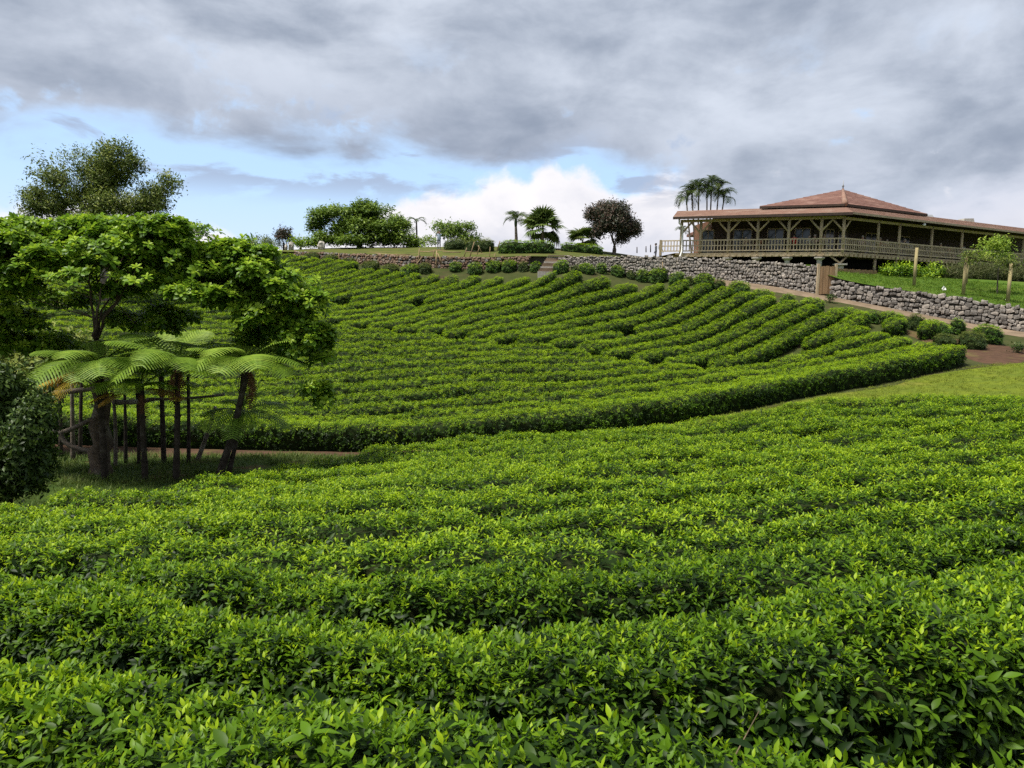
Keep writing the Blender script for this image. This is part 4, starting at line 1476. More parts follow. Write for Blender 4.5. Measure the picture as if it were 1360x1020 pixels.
# roofs further back on the right
def simple_roof(px0, px1, pyb, pyt, y, mat, name='roof_block', dpt=3.0, slope=.4):
    a, b = P(px0, pyb, y), P(px1, pyb, y)
    t = P((px0 + px1) / 2, pyt, y)
    h = t[2] - (a[2] + b[2]) / 2
    mb = MB()
    V = [a, b, b + [0, dpt, 0], a + [0, dpt, 0], a + [.15, slope, h], b + [-.15, slope, h], b + [-.15, dpt, h], a + [.15, dpt, h]]
    mb.raw(np.array(V) - BO, [(0, 1, 5, 4), (1, 2, 6, 5), (2, 3, 7, 6), (3, 0, 4, 7), (4, 5, 6, 7), (3, 2, 1, 0)])
    mb.build(name, mat, B)


simple_roof(1206, 1243, 293, 284.5, 72, M['grey'])
simple_roof(1236, 1330, 304, 288, 80, M['roof'], 'rear_roof', 6, 5)
simple_roof(1279, 1295, 298, 290, 78, M['concrete'], 'chimney', 1.2, .05)
simple_roof(1296, 1400, 309, 298, 84, M['roof'], 'rear_roof', 6, 5)

# small tiled pavilion seen through the left end of the veranda
p0 = P(956, 337, 76)
root = empty('small_pavilion', (p0[0], p0[1], p0[2]))
props(root, 'small pavilion with orange tiled roof seen through the open veranda end', 'building')
mb = MB(); mb.box((0, 0, 1.0), (4.4, 3.4, 2.2)); mb.build('wall', M['fascia'], root)
mb = MB(); z = 2.05
mb.raw([(-2.9, -2.4, z), (2.9, -2.4, z), (2.9, 2.4, z), (-2.9, 2.4, z), (0, 0, z + 1.45), (-2.9, -2.4, z - .25), (2.9, -2.4, z - .25), (2.9, 2.4, z - .25), (-2.9, 2.4, z - .25)],
       [(0, 1, 4), (1, 2, 4), (2, 3, 4), (3, 0, 4), (0, 5, 6, 1), (1, 6, 7, 2), (3, 8, 5, 0), (8, 7, 6, 5)])
mb.build('roof', M['roof'], root)

# ------------------------------------------------------------------ trees
def bez(a, b, c, n=6):
    t = np.linspace(0, 1, n)[:, None]
    a, b, c = (np.asarray(q, float) for q in (a, b, c))
    return a * (1 - t) ** 2 + 2 * b * t * (1 - t) + c * t * t


def tree(name, label, cat, base, fork, blobs, group_node, bark, seed, r0=.25, scl=(.8, 1.25), flat=0.4, grp=None, twigs=5, trunk_pts=None, shell=0.55, up=0.6, lean=0.0, nvar=4, low=-0.35, limb=1.0, split=False):
    """trunk with limbs to each leaf mass; blobs: (centre, radii, number of sprays)"""
    r = np.random.default_rng(seed)
    base, fork = np.asarray(base, float), np.asarray(fork, float)
    root = empty(name, base)
    props(root, label, cat, grp)
    mb = MB()
    tp = np.array(trunk_pts, float) if trunk_pts is not None else bez(base - [0, 0, .2], (base + fork) / 2 + r.normal(0, .08, 3), fork, 6)
    tr_ = np.linspace(r0, r0 * .62, len(tp)) * r.uniform(.88, 1.14, len(tp)); tr_[0] *= 1.35
    mb.tube(tp - base, tr_, 8)
    pts, D = [], []
    if split:
        nb = []
        par = []
        for (c, rad, n) in blobs:
            c, rad = np.asarray(c, float), np.asarray(rad, float)
            for q in range(3):
                nb.append((c + r.uniform(-.62, .62, 3) * rad, rad * r.uniform(.5, .8) * np.array([1, 1, 1.15]), max(6, int(n * r.uniform(.36, .52)))))
                par.append(c)
        blobs = nb
    main = []
    order = sorted(range(len(blobs)), key=lambda i: -blobs[i][2])
    for bi in order:
        (c, rad, n) = blobs[bi]
        c, rad = np.asarray(c, float), np.asarray(rad, float)
        q = r.normal(0, 1, (n * 3, 3)); q /= np.linalg.norm(q, axis=1, keepdims=True)
        q = q[q[:, 2] > low][:n]
        m = len(q)
        lump = 0.72 + 0.5 * vnoise(q[:, 0] * 2.3 + seed, q[:, 1] * 2.3 + q[:, 2] * 1.9, seed % 17)
        k = (shell + (1 - shell) * r.uniform(0, 1, m) ** .5) * lump
        p = c + q * k[:, None] * rad
        pts.append(p)
        D.append(q * np.array([1, 1, .6]) * (1 - up) + np.array([0, 0, 1.0]) * up + r.normal(0, .25, (m, 3)))
        # limb
        rb = r0 * .36 * limb * min(1, (rad.max() / 1.6) ** .5)
        mid = (fork + c) / 2 + np.array([0, 0, -.25 * np.linalg.norm(c - fork) * flat]) + r.normal(0, .1, 3)
        cc = c - np.array([0, 0, rad[2] * .35])
        st_, rs_ = fork, rb
        if len(main) >= 5:      # later masses branch off an earlier limb
            dd_ = [np.linalg.norm(mp[4] - cc) for mp, _ in main]
            mp, mr = main[int(np.argmin(dd_))]
            st_, rs_ = mp[r.integers(3, 6)], mr * .55
            mid = (st_ + cc) / 2 + np.array([0, 0, -.12 * np.linalg.norm(cc - st_)]) + r.normal(0, .06, 3)
        path = bez(st_, mid, cc, 7)
        path[1:-1] += r.normal(0, .035, (5, 3)) * np.linalg.norm(cc - st_) * .6
        main.append((path, rs_))
        mb.tube(path - base, np.linspace(rs_, rs_ * .35, 7), 6)
        rb = rs_
        for j in range(twigs):
            e = p[r.integers(0, m)]
            s = path[r.integers(3, 7)]
            mb.tube(bez(s, (s + e) / 2 + r.normal(0, .08, 3) * rad.mean(), e, 4) - base, [rb * .32, rb * .25, rb * .18, rb * .08], 5, cap=False)
    mb.build('trunk', bark, root, True)
    pts = np.concatenate(pts) - base
    D = np.concatenate(D)
    n = len(pts)
    o = leaves_obj('crown', pts, D, r.uniform(*scl, n), np.zeros(n), group_node, root, r, nvar)
    return root


G_ALM = leaf_group('almond_rosettes', rosettes(M['almond'], 5, 4, .175, 12, .54, 1), None)
G_OLV = leaf_group('olive_sprays', gen_sprigs(M['olive'], 4, 1, .20, 22, .42, .22, 2), None)
G_MAN = leaf_group('mango_sprays', gen_sprigs(M['mango'], 4, 1, .24, 22, .36, .20, 3), None)
G_UMB = leaf_group('umbrella_sprays', gen_sprigs(M['umbrella'], 4, 1, .24, 20, .45, .22, 4, (.05, .3), (-15, 40)), None)
G_DRK = leaf_group('darkbush_sprays', gen_sprigs(M['darkbush'], 4, 1, .085, 20, .5, .09, 5), None)
G_SAP = leaf_group('sapling_sprays', gen_sprigs(M['sapling'], 4, 1, .17, 12, .5, .12, 6), None)
G_REED = leaf_group('reed_sprays', gen_sprigs(M['reed'], 4, 1, .34, 14, .12, .14, 7, (.1, .5), (30, 88)), None)
G_BSH = leaf_group('bush_sprays', gen_sprigs(M['shrub'], 4, 1, .18, 20, .42, .16, 8), None)
G_BS2 = leaf_group('greybush_sprays', gen_sprigs(M['olive'], 4, 1, .16, 18, .35, .16, 9), None)


def Pb(lst, dens=1.0):
    """(px, py, y, rx, ry, rz, n): radii in px for x and z, metres for depth"""
    out = []
    for (px, py, y, rx, ry, rz, n) in lst:
        out.append((P(px, py, y), (rx * y / F, ry, rz * y / F), int(n * dens)))
    return out


# big-leaved tree at the left, layered crown
yb = 17.6
bp = P(133, 640, yb); bp[2] = float(H(bp[0], bp[1]))
fork = P(128, 452, 17.6)
blobs = Pb([(40, 318, 17.2, 62, 1.1, 20, 120), (120, 310, 17.8, 66, 1.2, 20, 150), (200, 322, 17.6, 60, 1.1, 22, 130), (285, 345, 17.4, 55, .9, 20, 100), (345, 360, 17.2, 40, .8, 16, 55),
            (0, 372, 16.8, 45, .9, 26, 80), (250, 382, 16.6, 55, .8, 17, 75), (215, 365, 18.4, 50, .9, 16, 60), (170, 432, 18.6, 42, .7, 18, 55), (215, 420, 18.8, 40, .7, 14, 45),
            (300, 405, 17.8, 40, .7, 16, 50), (365, 425, 17.0, 42, .7, 26, 70), (405, 455, 16.9, 30, .6, 34, 60), (420, 520, 16.9, 16, .5, 20, 20), (20, 440, 17.6, 50, .8, 26, 80), (70, 402, 18.4, 40, .7, 16, 45), (-50, 340, 17, 50, 1, 30, 70), (-40, 430, 17, 50, 1, 40, 70), (300, 372, 18.2, 46, .8, 16, 60), (385, 470, 17.2, 22, .5, 24, 40), (330, 395, 17.4, 36, .7, 14, 50), (240, 340, 18.4, 60, .9, 18, 90), (150, 345, 18.6, 60, .9, 18, 80), (375, 375, 17.0, 18, .5, 10, 22), (55, 345, 17.0, 50, .9, 16, 60), (120, 345, 17.2, 45, .9, 13, 50), (20, 330, 16.8, 50, .9, 18, 60), (185, 390, 17.8, 40, .8, 12, 34), (400, 400, 17.0, 26, .5, 14, 34), (425, 455, 17.0, 14, .5, 22, 26), (350, 335, 17.6, 30, .7, 10, 36), (40, 470, 18.0, 50, .8, 20, 60), (330, 450, 18.4, 40, .7, 16, 40), (180, 360, 17.7, 230, 1.5, 55, 190), (330, 400, 17.4, 100, .9, 60, 80)], 2.1)
trunk_pts = [bp - [0, 0, .2], bp + [0.03, 0, .25], bp + [0.0, 0, .6], P(138, 590, yb), P(131, 565, yb), P(137, 535, yb), P(126, 500, yb), P(131, 470, yb), fork]
tree('broadleaf_tree', 'big tree with wide layered crown of large glossy leaves behind the tree ferns', 'tree', bp, fork, blobs, G_ALM, M['brownbark'], 31, .27, (.75, 1.2), .5, None, 5, trunk_pts, .3, .65, low=-.35, limb=.45, split=True)

# tall loose tree behind it
yb = 47
bp = P(138, 400, yb); bp[2] = float(H(bp[0], bp[1]))
fork = P(140, 305, yb)
blobs = Pb([(150, 205, 47, 24, 1.4, 17, 90), (120, 228, 47, 30, 1.6, 20, 110), (158, 235, 47.5, 26, 1.5, 20, 90), (95, 258, 47, 28, 1.5, 16, 90), (140, 268, 46.5, 36, 1.8, 22, 150), (70, 284, 47, 28, 1.6, 14, 90),
            (185, 280, 47, 34, 1.6, 18, 110), (200, 250, 48, 26, 1.2, 10, 60), (218, 240, 48, 14, .9, 7, 34), (205, 275, 48, 26, 1.2, 12, 60), (60, 262, 47, 24, 1.2, 12, 60), (132, 245, 47, 85, 2, 48, 170), (112, 292, 46.5, 40, 1.8, 14, 110), (212, 268, 48, 14, .9, 8, 26), (225, 300, 47.5, 24, 1.2, 8, 40), (45, 292, 47, 16, 1.2, 7, 30), (262, 308, 48, 14, 1, 7, 22), (165, 195, 47, 14, 1, 8, 28), (140, 240, 47, 34, 1.6, 26, 120), (55, 275, 47, 24, 1.4, 12, 70), (85, 240, 47, 18, 1.2, 14, 60), (170, 212, 47, 16, 1.1, 14, 60), (190, 262, 47, 26, 1.4, 14, 80)], .95)
tree('tall_tree', 'tall loose-crowned tree against the sky at the left', 'tree', bp, fork, blobs, G_OLV, M['bark'], 33, .34, (.6, 1.1), .2, None, 4, None, .15, .4, low=-.9, limb=.8, split=True)

# spreading tree on the terrace
yb = 76
bp = P(478, 333, yb); bp[2] = float(T(bp[0], bp[1]))
blobs = Pb([(470, 280, 76, 34, 2.2, 8, 90), (440, 290, 76, 30, 2, 7, 70), (500, 284, 76, 30, 2, 7, 80), (455, 302, 75, 44, 2.6, 9, 130), (505, 302, 75.5, 36, 2.4, 8, 100), (435, 317, 75, 26, 2, 8, 80), (480, 318, 74.5, 42, 2.6, 11, 150), (525, 318, 75, 30, 2, 9, 90), (428, 285, 77, 14, 1.2, 3, 20), (545, 326, 75, 14, 1.6, 6, 30), (485, 274, 76, 16, 1.4, 3, 26), (478, 300, 76, 40, 2.4, 12, 150), (520, 300, 76, 20, 1.6, 7, 60), (425, 302, 76, 16, 1.6, 8, 60)], 1.3)
tree('spreading_tree', 'wide spreading tree with flat leafy tiers on the far terrace', 'tree', bp, P(476, 316, yb), blobs, G_UMB, M['darkbark'], 35, .35, (.9, 1.5), .3, None, 2, None, .3, .8, low=-.5, split=True)
# round dark tree
yb = 72
bp = P(815, 335, yb); bp[2] = float(T(bp[0], bp[1]))
blobs = Pb([(814, 280, 72, 22, 1.8, 12, 170), (798, 290, 72, 19, 1.6, 13, 140), (834, 294, 72, 17, 1.6, 12, 130), (816, 298, 71.5, 22, 1.8, 12, 150), (796, 308, 72, 14, 1.4, 9, 80), (838, 306, 72, 12, 1.3, 10, 80), (826, 316, 72, 10, 1.2, 7, 40)])
tree('round_tree', 'round dark purplish tree with slim forked stems near the veranda', 'tree', bp, P(816, 326, yb), blobs, G_MAN, M['bark'], 37, .22, (.8, 1.25), .1, None, 2, None, .35, .4, low=-.6, split=True)
# further trees on the terrace
for i, (lab, px, pyb, y, fk, bl, gn, bk) in enumerate([
    ('small tree with reaching dark boughs right of the lone tree fern', 604, 332, 78, (604, 322), [(600, 312, 78, 18, 1.4, 9, 80), (615, 305, 78, 16, 1.2, 6, 50), (590, 302, 78, 14, 1.2, 4, 36), (618, 320, 78, 14, 1.3, 7, 50), (630, 318, 78, 7, .8, 3, 14)], G_UMB, M['darkbark']),
    ('yellowish rounded bush tree beside the standing visitor', 569, 335, 77, (569, 328), [(569, 322, 77, 13, 1.2, 9, 90)], G_SAP, M['bark']),
    ('thin grey bush on the skyline left of the parked car', 352, 336, 76, (352, 327), [(345, 322, 76, 22, 1.4, 8, 70), (330, 326, 76, 14, 1.2, 5, 40), (362, 326, 76, 16, 1.2, 7, 50)], G_BS2, M['bark']),
    ('small dark rounded tree on the skyline above the white stones', 377, 336, 75, (377, 322), [(377, 314, 75, 9, .9, 8, 60)], G_MAN, M['darkbark']),
    ('light green bush at the left foot of the spreading tree', 400, 334, 74, (400, 328), [(408, 324, 74, 20, 1.3, 8, 80), (392, 322, 75, 12, 1.1, 6, 40)], G_BSH, M['darkbark']),
    ('bare-looking wispy tree right of the spreading tree', 545, 334, 79, (546, 318), [(541, 306, 79, 9, .9, 10, 22), (548, 318, 79, 9, .9, 8, 22)], G_BS2, M['bark']),
]):
    b = P(px, pyb, y); b[2] = float(T(b[0], b[1]))
    tree('terrace_tree', lab, 'tree', b, P(*fk, y), Pb(bl), gn, bk, 50 + i, .13, (.8, 1.3), .1, 'trees on the far terrace', 3, None, .4, .5)
# box hedges and bushes on the terrace
for i, (lab, x0, x1, pyf, hpx, y, gn) in enumerate([
    ('long dark green hedge between stairs and clipped hedges', 662, 736, 341, 11, 66, G_SHRUB), ('brown clipped hedge with flat top behind the poles', 618, 656, 336, 11, 68, G_SHRUB2),
    ('low clipped hedge left of the brown flat-topped one', 590, 622, 334, 9, 70, G_SHRUB2), ('low bushes below the fan palm and round tree', 745, 800, 336, 7, 70, G_SHRUB)]):
    a, b = P(x0, pyf, y), P(x1, pyf, y)
    r = np.random.default_rng(800 + i)
    o = hedge('terrace_hedge', np.array([a[:2], ((a + b) / 2)[:2], b[:2]]), 1.4, hpx * y / F + .25, gn, 34, r, M['tea_core'], 1.15, fn=T, nseg_len=.4, lumps=.05)
    props(o, lab, 'hedge', 'hedges on the far terrace')


# ------------------------------------------------------------------ fronds
def fern_frond_mesh(name, mat, L, seed, arch=.35, droop=.5, pairs=24, pl=.30):
    """one bipinnate frond along +X: rachis with toothed side leaflets, arching up then over"""
    r = np.random.default_rng(seed)
    V, Q, A, n = [], [], [], 0

    def spine(t): return np.array([L * t * (1 - .12 * t * t), 0, L * (arch * t - (arch + droop) * .62 * t * t)])
    # rachis
    for i in range(9):
        t = i / 8
        c = spine(t); w = .016 * (1.1 - t) * L / 1.6
        V += [c + [0, -w, 0], c + [0, w, 0], c + [0, 0, -1.6 * w]]; A += [.15] * 3
    for i in range(8):
        a = 3 * i
        for p, q in ((0, 1), (1, 2), (2, 0)): Q.append((a + p, a + q, a + 3 + q, a + 3 + p))
    n = len(V)
    for i in range(pairs):
        t = .12 + .87 * (i + .5) / pairs
        c = spine(t); tg = spine(min(1, t + .02)) - spine(t - .02); tg /= np.linalg.norm(tg)
        ln = L * pl * (math.sin(math.pi * min(1, (t * .93 + .02)) ** 1.15) ** .75) * r.uniform(.92, 1.06)
        for s in (-1, 1):
            d = np.array([.42 * tg[0], s, .42 * tg[2] + .10]); d /= np.linalg.norm(d)
            side = np.array([tg[0], 0, tg[2]])
            m = 7
            age = r.uniform(.3, .8)
            for j in range(m + 1):
                f = j / m
                b = c + d * ln * f - np.array([0, 0, 1.0]) * ln * .28 * f * f
                w = .5 * L / pairs * .80 * (1 - f) ** .5 + .003
                tooth = 1.0 if j % 2 == 0 else .62
                V += [b - side * w * tooth - [0, 0, .25 * w], b + [0, 0, .10 * w], b + side * w * tooth - [0, 0, .25 * w]]
                A += [age - .1, age + .1, age]
            for j in range(m):
                a = n + 3 * j
                Q += [(a, a + 1, a + 4, a + 3), (a + 1, a + 2, a + 5, a + 4)]
            n += 3 * (m + 1)
    me = np_mesh(name, V, np.array(Q), True, None, {'age': ('FLOAT', A)})
    me.materials.append(mat)
    return me


def palm_frond_mesh(name, mat, L, seed, arch=.7, droop=1.2, pairs=22, pl=.34, wid=.05):
    r = np.random.default_rng(seed)
    V, Q, A = [], [], []

    def spine(t): return np.array([L * (t - .30 * t * t), 0, L * (arch * t - droop * t * t * .75)])
    for i in range(7):
        t = i / 6
        c = spine(t); w = .025 * (1.1 - t) * L / 2
        V += [c + [0, -w, 0], c + [0, w, 0], c + [0, 0, -1.5 * w]]; A += [.3] * 3
    for i in range(6):
        a = 3 * i
        for p, q in ((0, 1), (1, 2), (2, 0)): Q.append((a + p, a + q, a + 3 + q, a + 3 + p))
    for i in range(pairs):
        t = .15 + .85 * (i + .5) / pairs
        c = spine(t); tg = spine(min(1, t + .03)) - spine(t - .03); tg /= np.linalg.norm(tg)
        ln = L * pl * math.sin(math.pi * (.18 + .74 * t)) ** .6 * r.uniform(.85, 1.1)
        for s in (-1, 1):
            d = np.array([.75 * tg[0], s * .8, .75 * tg[2] + r.uniform(-.05, .45)]); d /= np.linalg.norm(d)
            n = len(V)
            age = r.uniform(0, .9)
            for f, w in ((0, .5), (.5, 1), (1, .1)):
                b = c + d * ln * f - np.array([0, 0, 1.0]) * ln * .45 * f * f
                V += [b - tg * wid * .5 * w * L / 2, b + tg * wid * .5 * w * L / 2]; A += [age, age]
            Q += [(n, n + 1, n + 3, n + 2), (n + 2, n + 3, n + 5, n + 4)]
    me = np_mesh(name, V, np.array(Q), True, None, {'age': ('FLOAT', A)})
    me.materials.append(mat)
    return me


def fan_frond_mesh(name, mat, L, seed):
    """stalk and a fan of pointed segments"""
    r = np.random.default_rng(seed)
    V, Q, A = [], [], []
    st = L * .45
    V += [(0, -.015, 0), (0, .015, 0), (st, .015, .12 * L), (st, -.015, .12 * L)]; A += [.3] * 4
    Q.append((0, 1, 2, 3))
    k = 16
    for i in range(k):
        a = math.radians(-105 + 210 * (i + .5) / k)
        ln = L * .62 * r.uniform(.9, 1.05)
        d = np.array([math.cos(a), math.sin(a), .05])
        p = np.array([-math.sin(a), math.cos(a), 0])
        c = np.array([st, 0, .12 * L])
        n = len(V)
        w = ln * .085
        V += [c, c + d * ln * .55 - p * w, c + d * ln * .55 + p * w, c + d * ln - np.array([0, 0, .30 * ln])]
        A += [.2, .5, .5, r.uniform(.3, .9)]
        Q += [(n, n + 1, n + 3, n + 2)]
    me = np_mesh(name, V, np.array(Q), False, None, {'age': ('FLOAT', A)})
    me.materials.append(mat)
    return me


def put_frond(me, root, loc, az, tilt, s=1.0, roll=0.0, label=None):
    o = link('frond', me, None, root)
    o.location = [float(q) for q in loc]
    o.rotation_euler = (roll, -tilt, az)
    o.scale = (s, s, s)
    if label: o['label'] = label
    return o


FERN = [fern_frond_mesh('frond', M['fern'], 1.75, 61 + i, .30 + .06 * i, .22 + .1 * i, 20, .32) for i in range(4)]
FERN_OLD = fern_frond_mesh('old_frond', M['fern_old'], 1.75, 70, .10, .30)
FERN_DEAD = fern_frond_mesh('dead_frond', M['fern_dead'], 1.4, 71, .0, 1.2, 18, .2)


def tree_fern(label, basepx, crownpx, y, nf, s, seed, lean_mid=(0, 0), old=(), dead=3, r0=.064, az0=0.0, tilt=0.0, yb=None):
    r = np.random.default_rng(seed)
    bp = P(*basepx, yb or y); bp[2] = float(H(bp[0], bp[1]))
    top = P(*crownpx, y)
    root = empty('tree_fern', bp)
    props(root, label, 'tree fern', 'tree ferns in the clearing')
    mid = (bp + top) / 2 + np.array([lean_mid[0], 0, lean_mid[1]])
    path = bez(bp - [0, 0, .1], mid, top, 10)
    mb = MB()
    rr = np.linspace(r0 * 1.25, r0 * .85, 10) * r.uniform(.9, 1.12, 10)
    rr[-2:] *= 1.35
    mb.tube(path - bp, rr, 8)
    # old leaf bases on the trunk
    for i in range(34):
        f = r.uniform(.05, .98); c = path[int(f * 9)] - bp; a = r.uniform(0, 6.28)
        e = np.array([math.cos(a), math.sin(a), 0])
        mb.tube([c + e * r0 * .8, c + e * (r0 + .035) + [0, 0, .07]], [.014, .008], 4)
    mb.build('trunk', M['darkbark'], root, True)
    c = top - bp
    for i in range(nf):
        az = az0 + i * 2.399963 + r.uniform(-.2, .2)
        tl = tilt + math.radians(r.uniform(-10, 16) if i % 3 else r.uniform(14, 40))
        put_frond(FERN[i % 4], root, c, az, tl * .75, s * r.uniform(.98, 1.22), r.uniform(-.2, .2))
    for (az, tl, ss) in old: put_frond(FERN_OLD, root, c - [0, 0, .05], az, tl, s * ss, 0, 'yellow-orange withering frond')
    for i in range(dead): put_frond(FERN_DEAD, root, c - [0, 0, .1], r.uniform(0, 6.28), math.radians(r.uniform(-62, -30)), s * r.uniform(.5, .8), 0, 'dead brown frond hanging down')
    return root


PI = math.pi
tree_fern('leftmost tree fern with orange fronds hanging to the left', (140, 645), (131, 484), 16.6, 17, .80, 1, (0, 0), [(PI * 1.06, -.34, 1.35), (PI * 1.13, -.24, 1.3), (PI * 1.30, -.40, 1.0)], 2)
tree_fern('straight slim tree fern in the middle of the group', (233, 640), (236, 482), 16.6, 18, .84, 2, (.03, 0), [], 4)
tree_fern('tree fern on a trunk leaning to the right', (284, 637), (328, 482), 16.8, 17, .80, 3, (.18, -.1), [], 5, .075)
tree_fern('short tree fern with a yellow frond behind the middle one', (193, 634), (187, 513), 16.7, 9, .66, 4, (0, 0), [(PI * 1.05, -.12, 1.1), (-.12, -.05, 1.0), (PI * 1.2, -.2, .9)], 2, .06)
tree_fern('low tree fern with drooping fronds right of the leaning trunk', (300, 637), (322, 545), 17.4, 8, .62, 5, (.05, 0), [], 1, .055, .6, -.25)
tree_fern('small tree fern with upright fronds behind the middle crown', (218, 622), (214, 500), 19.4, 8, .95, 6, (0, 0), [], 0, .06, .9, .45)

# thin dead stems and log rails in the clearing
r = np.random.default_rng(91)
for i, (px, pyb, pyt, y, lab) in enumerate([(97, 618, 500, 19.5, 'dark thin trunk left of the thick tree'), (106, 610, 480, 20.5, 'pair partner of the dark thin trunk left of the thick tree'), (80, 600, 500, 20, 'lichen-spotted thin trunk furthest left'),
                                            (152, 615, 520, 18.6, 'thin dark trunk just right of the thick tree'), (166, 600, 512, 19.5, 'pale thin stem behind the short tree fern'), (250, 612, 470, 19.3, 'dark stem behind the middle tree fern'),
                                            (258, 608, 540, 19.8, 'crooked stem leaning right behind the middle tree fern'), (62, 560, 500, 20, 'short dark post at the left end of the rail'), (183, 600, 505, 19.0, 'thin stem between short fern and middle fern')]):
    a = P(px, pyb, y); a[2] = float(H(a[0], a[1])) - .1
    b = P(px + (28 if i == 6 else r.uniform(-4, 4)), pyt, y)
    mb = MB(); m = (a + b) / 2 + r.normal(0, .05, 3)
    mb.tube(bez(a, m, b, 7) - a, np.linspace(.065, .04, 7) * r.uniform(.7, 1.1), 7)
    o = mb.build('bare_trunk', M['darkbark'] if i % 3 else M['bark'], None, True)
    o.location = a
    props(o, lab, 'tree trunk', 'bare trunks in the clearing')
for i, (p0, p1, y, lab) in enumerate([((58, 522), (146, 512), 19, 'lichen-covered log rail left of the thick tree'), ((150, 534), (205, 530), 18.7, 'short log rail right of the thick tree'), ((196, 530), (298, 524), 18.9, 'long thin pole rail behind the middle tree fern'), ((76, 566), (130, 552), 18.6, 'low curved log against the thick tree')]):
    a, b = P(*p0, y), P(*p1, y)
    mb = MB(); m = (a + b) / 2 + np.array([0, 0, -.08 if i < 3 else .0])
    if i == 3: m = a + np.array([-.25, 0, -.45])
    mb.tube(bez(a, m, b, 8), [.07, .075, .06, .07, .065, .06, .055, .05] if i != 2 else .035, 7)
    if i == 3: mb.tube(bez(P(82, 572, y), P(78, 596, y), P(128, 600, y), 8), .06, 7)
    props(mb.build('log_rail', M['bark'], None, True), lab, 'log rail', 'log rails in the clearing')

# dark bush at the left edge
b = P(4, 655, 12.4); b[2] = float(H(b[0], b[1]))
tree('dark_bush', 'dark small-leaved bush at the left edge before the tree ferns', 'bush', b, P(12, 600, 12.4), Pb([(20, 560, 12.4, 42, .6, 50, 420), (-4, 530, 12.6, 40, .6, 40, 300), (-30, 590, 12.4, 55, .6, 70, 340), (44, 594, 12.2, 30, .45, 40, 200), (10, 622, 12.3, 40, .5, 26, 200), (58, 540, 12.4, 16, .3, 22, 70)]), G_DRK, M['darkbark'], 81, .06, (.7, 1.3), .1, None, 5, None, .3, .3, low=-1, split=True)
# shade-loving undergrowth behind the clearing at far left
b = P(40, 590, 21.0); b[2] = float(H(b[0], b[1]))
tree('understorey_bush', 'leafy dark bush behind the log rail at the far left', 'bush', b, P(40, 540, 21), Pb([(30, 505, 21, 60, .8, 30, 160), (85, 480, 22, 50, .8, 30, 140), (-30, 480, 21, 50, .8, 50, 140)]), G_OLV, M['darkbark'], 83, .06, (.8, 1.2), .1, None, 5, None, .4, .4)

# ------------------------------------------------------------------ palms
PALM = [palm_frond_mesh('frond', M['palm'], 2.2, 91 + i, .75 + .1 * i, 1.15 + .1 * i) for i in range(3)]
FAN = [fan_frond_mesh('frond', M['fanpalm'], 1.9, 95 + i) for i in range(2)]
THIN = palm_frond_mesh('frond', M['palm'], 2.4, 99, .55, 1.0, 26, .16, .05)


def palm(label, basepx, crownpx, y, fr, nf, s, seed, r0=.12, tilt=(-20, 65), bulge=0.0, grp='palms on the terrace', mat='palmtrunk', dead=0):
    r = np.random.default_rng(seed)
    bp = P(*basepx, y); bp[2] = float(T(bp[0], bp[1]))
    top = P(*crownpx, y)
    root = empty('palm_tree', bp)
    props(root, label, 'palm tree', grp)
    mb = MB()
    path = bez(bp - [0, 0, .1], (bp + top) / 2 + [r.uniform(-.15, .15), 0, 0], top, 8)
    mb.tube(path - bp, np.linspace(r0 * 1.2, r0 * .75, 8), 8)
    mb.build('trunk', M[mat], root, True)
    if bulge:
        mb = MB(); mb.tube([top - bp - [0, 0, .15], top - bp + [0, 0, .25], top - bp + [0, 0, .8]], [r0 * .8, r0 * 1.05, r0 * .5], 8); mb.build('crown_shaft', M['fanpalm'], root, True)
    for i in range(nf):
        az = i * 2.399963 + r.uniform(-.3, .3)
        put_frond(fr[i % len(fr)], root, top - bp + [0, 0, bulge], az, math.radians(r.uniform(*tilt)), s * r.uniform(.85, 1.12), r.uniform(-.4, .4))
    for i in range(dead): put_frond(FERN_DEAD, root, top - bp - [0, 0, .2], r.uniform(0, 6.28), math.radians(r.uniform(-80, -60)), 1.0, 0, 'dead brown frond')
    return root


palm('feather palm with arching dark fronds, left of the fan palm', (686, 334), (685, 299), 74, PALM, 16, .85, 1, .15, (-20, 65), .3)
palm('full fan palm with stiff pleated leaves near the stairs', (721, 336), (721, 305), 72, FAN, 36, 1.15, 2, .15, (-45, 80), 0, dead=2)
palm('low fan palm beside the round dark tree', (774, 336), (774, 321), 72, FAN, 26, .9, 3, .13, (-40, 80), 0, dead=1)
for i, (bx, cx, cy, lab) in enumerate([(921, 912, 263, 'leftmost palm of the slender cluster behind the veranda'), (924, 919, 256, 'second palm from the left in the slender cluster behind the veranda'), (928, 928, 251, 'bright-crowned palm left of the middle in the slender cluster'),
                                       (938, 939, 254, 'middle palm of the slender cluster behind the veranda'), (942, 945, 246, 'highest palm of the slender cluster behind the veranda'), (949, 954, 252, 'second palm from the right in the slender cluster'), (948, 961, 261, 'rightmost palm of the slender cluster behind the veranda')]):
    palm(lab, (bx, 335), (cx, cy + 7), 73 + .3 * i, PALM, 15, .78, 20 + i, .085, (-25, 70), .35, 'slender palms behind the veranda')
palm('lone thin tree fern silhouette on the skyline', (553, 333), (553, 294), 76, [THIN], 8, .72, 40, .09, (5, 30), 0, 'palms on the terrace', 'darkbark')
palm('dark low palm before the distant pavilion', (905, 336), (905, 311), 76, PALM, 9, .5, 41, .1, (-10, 60), .2)

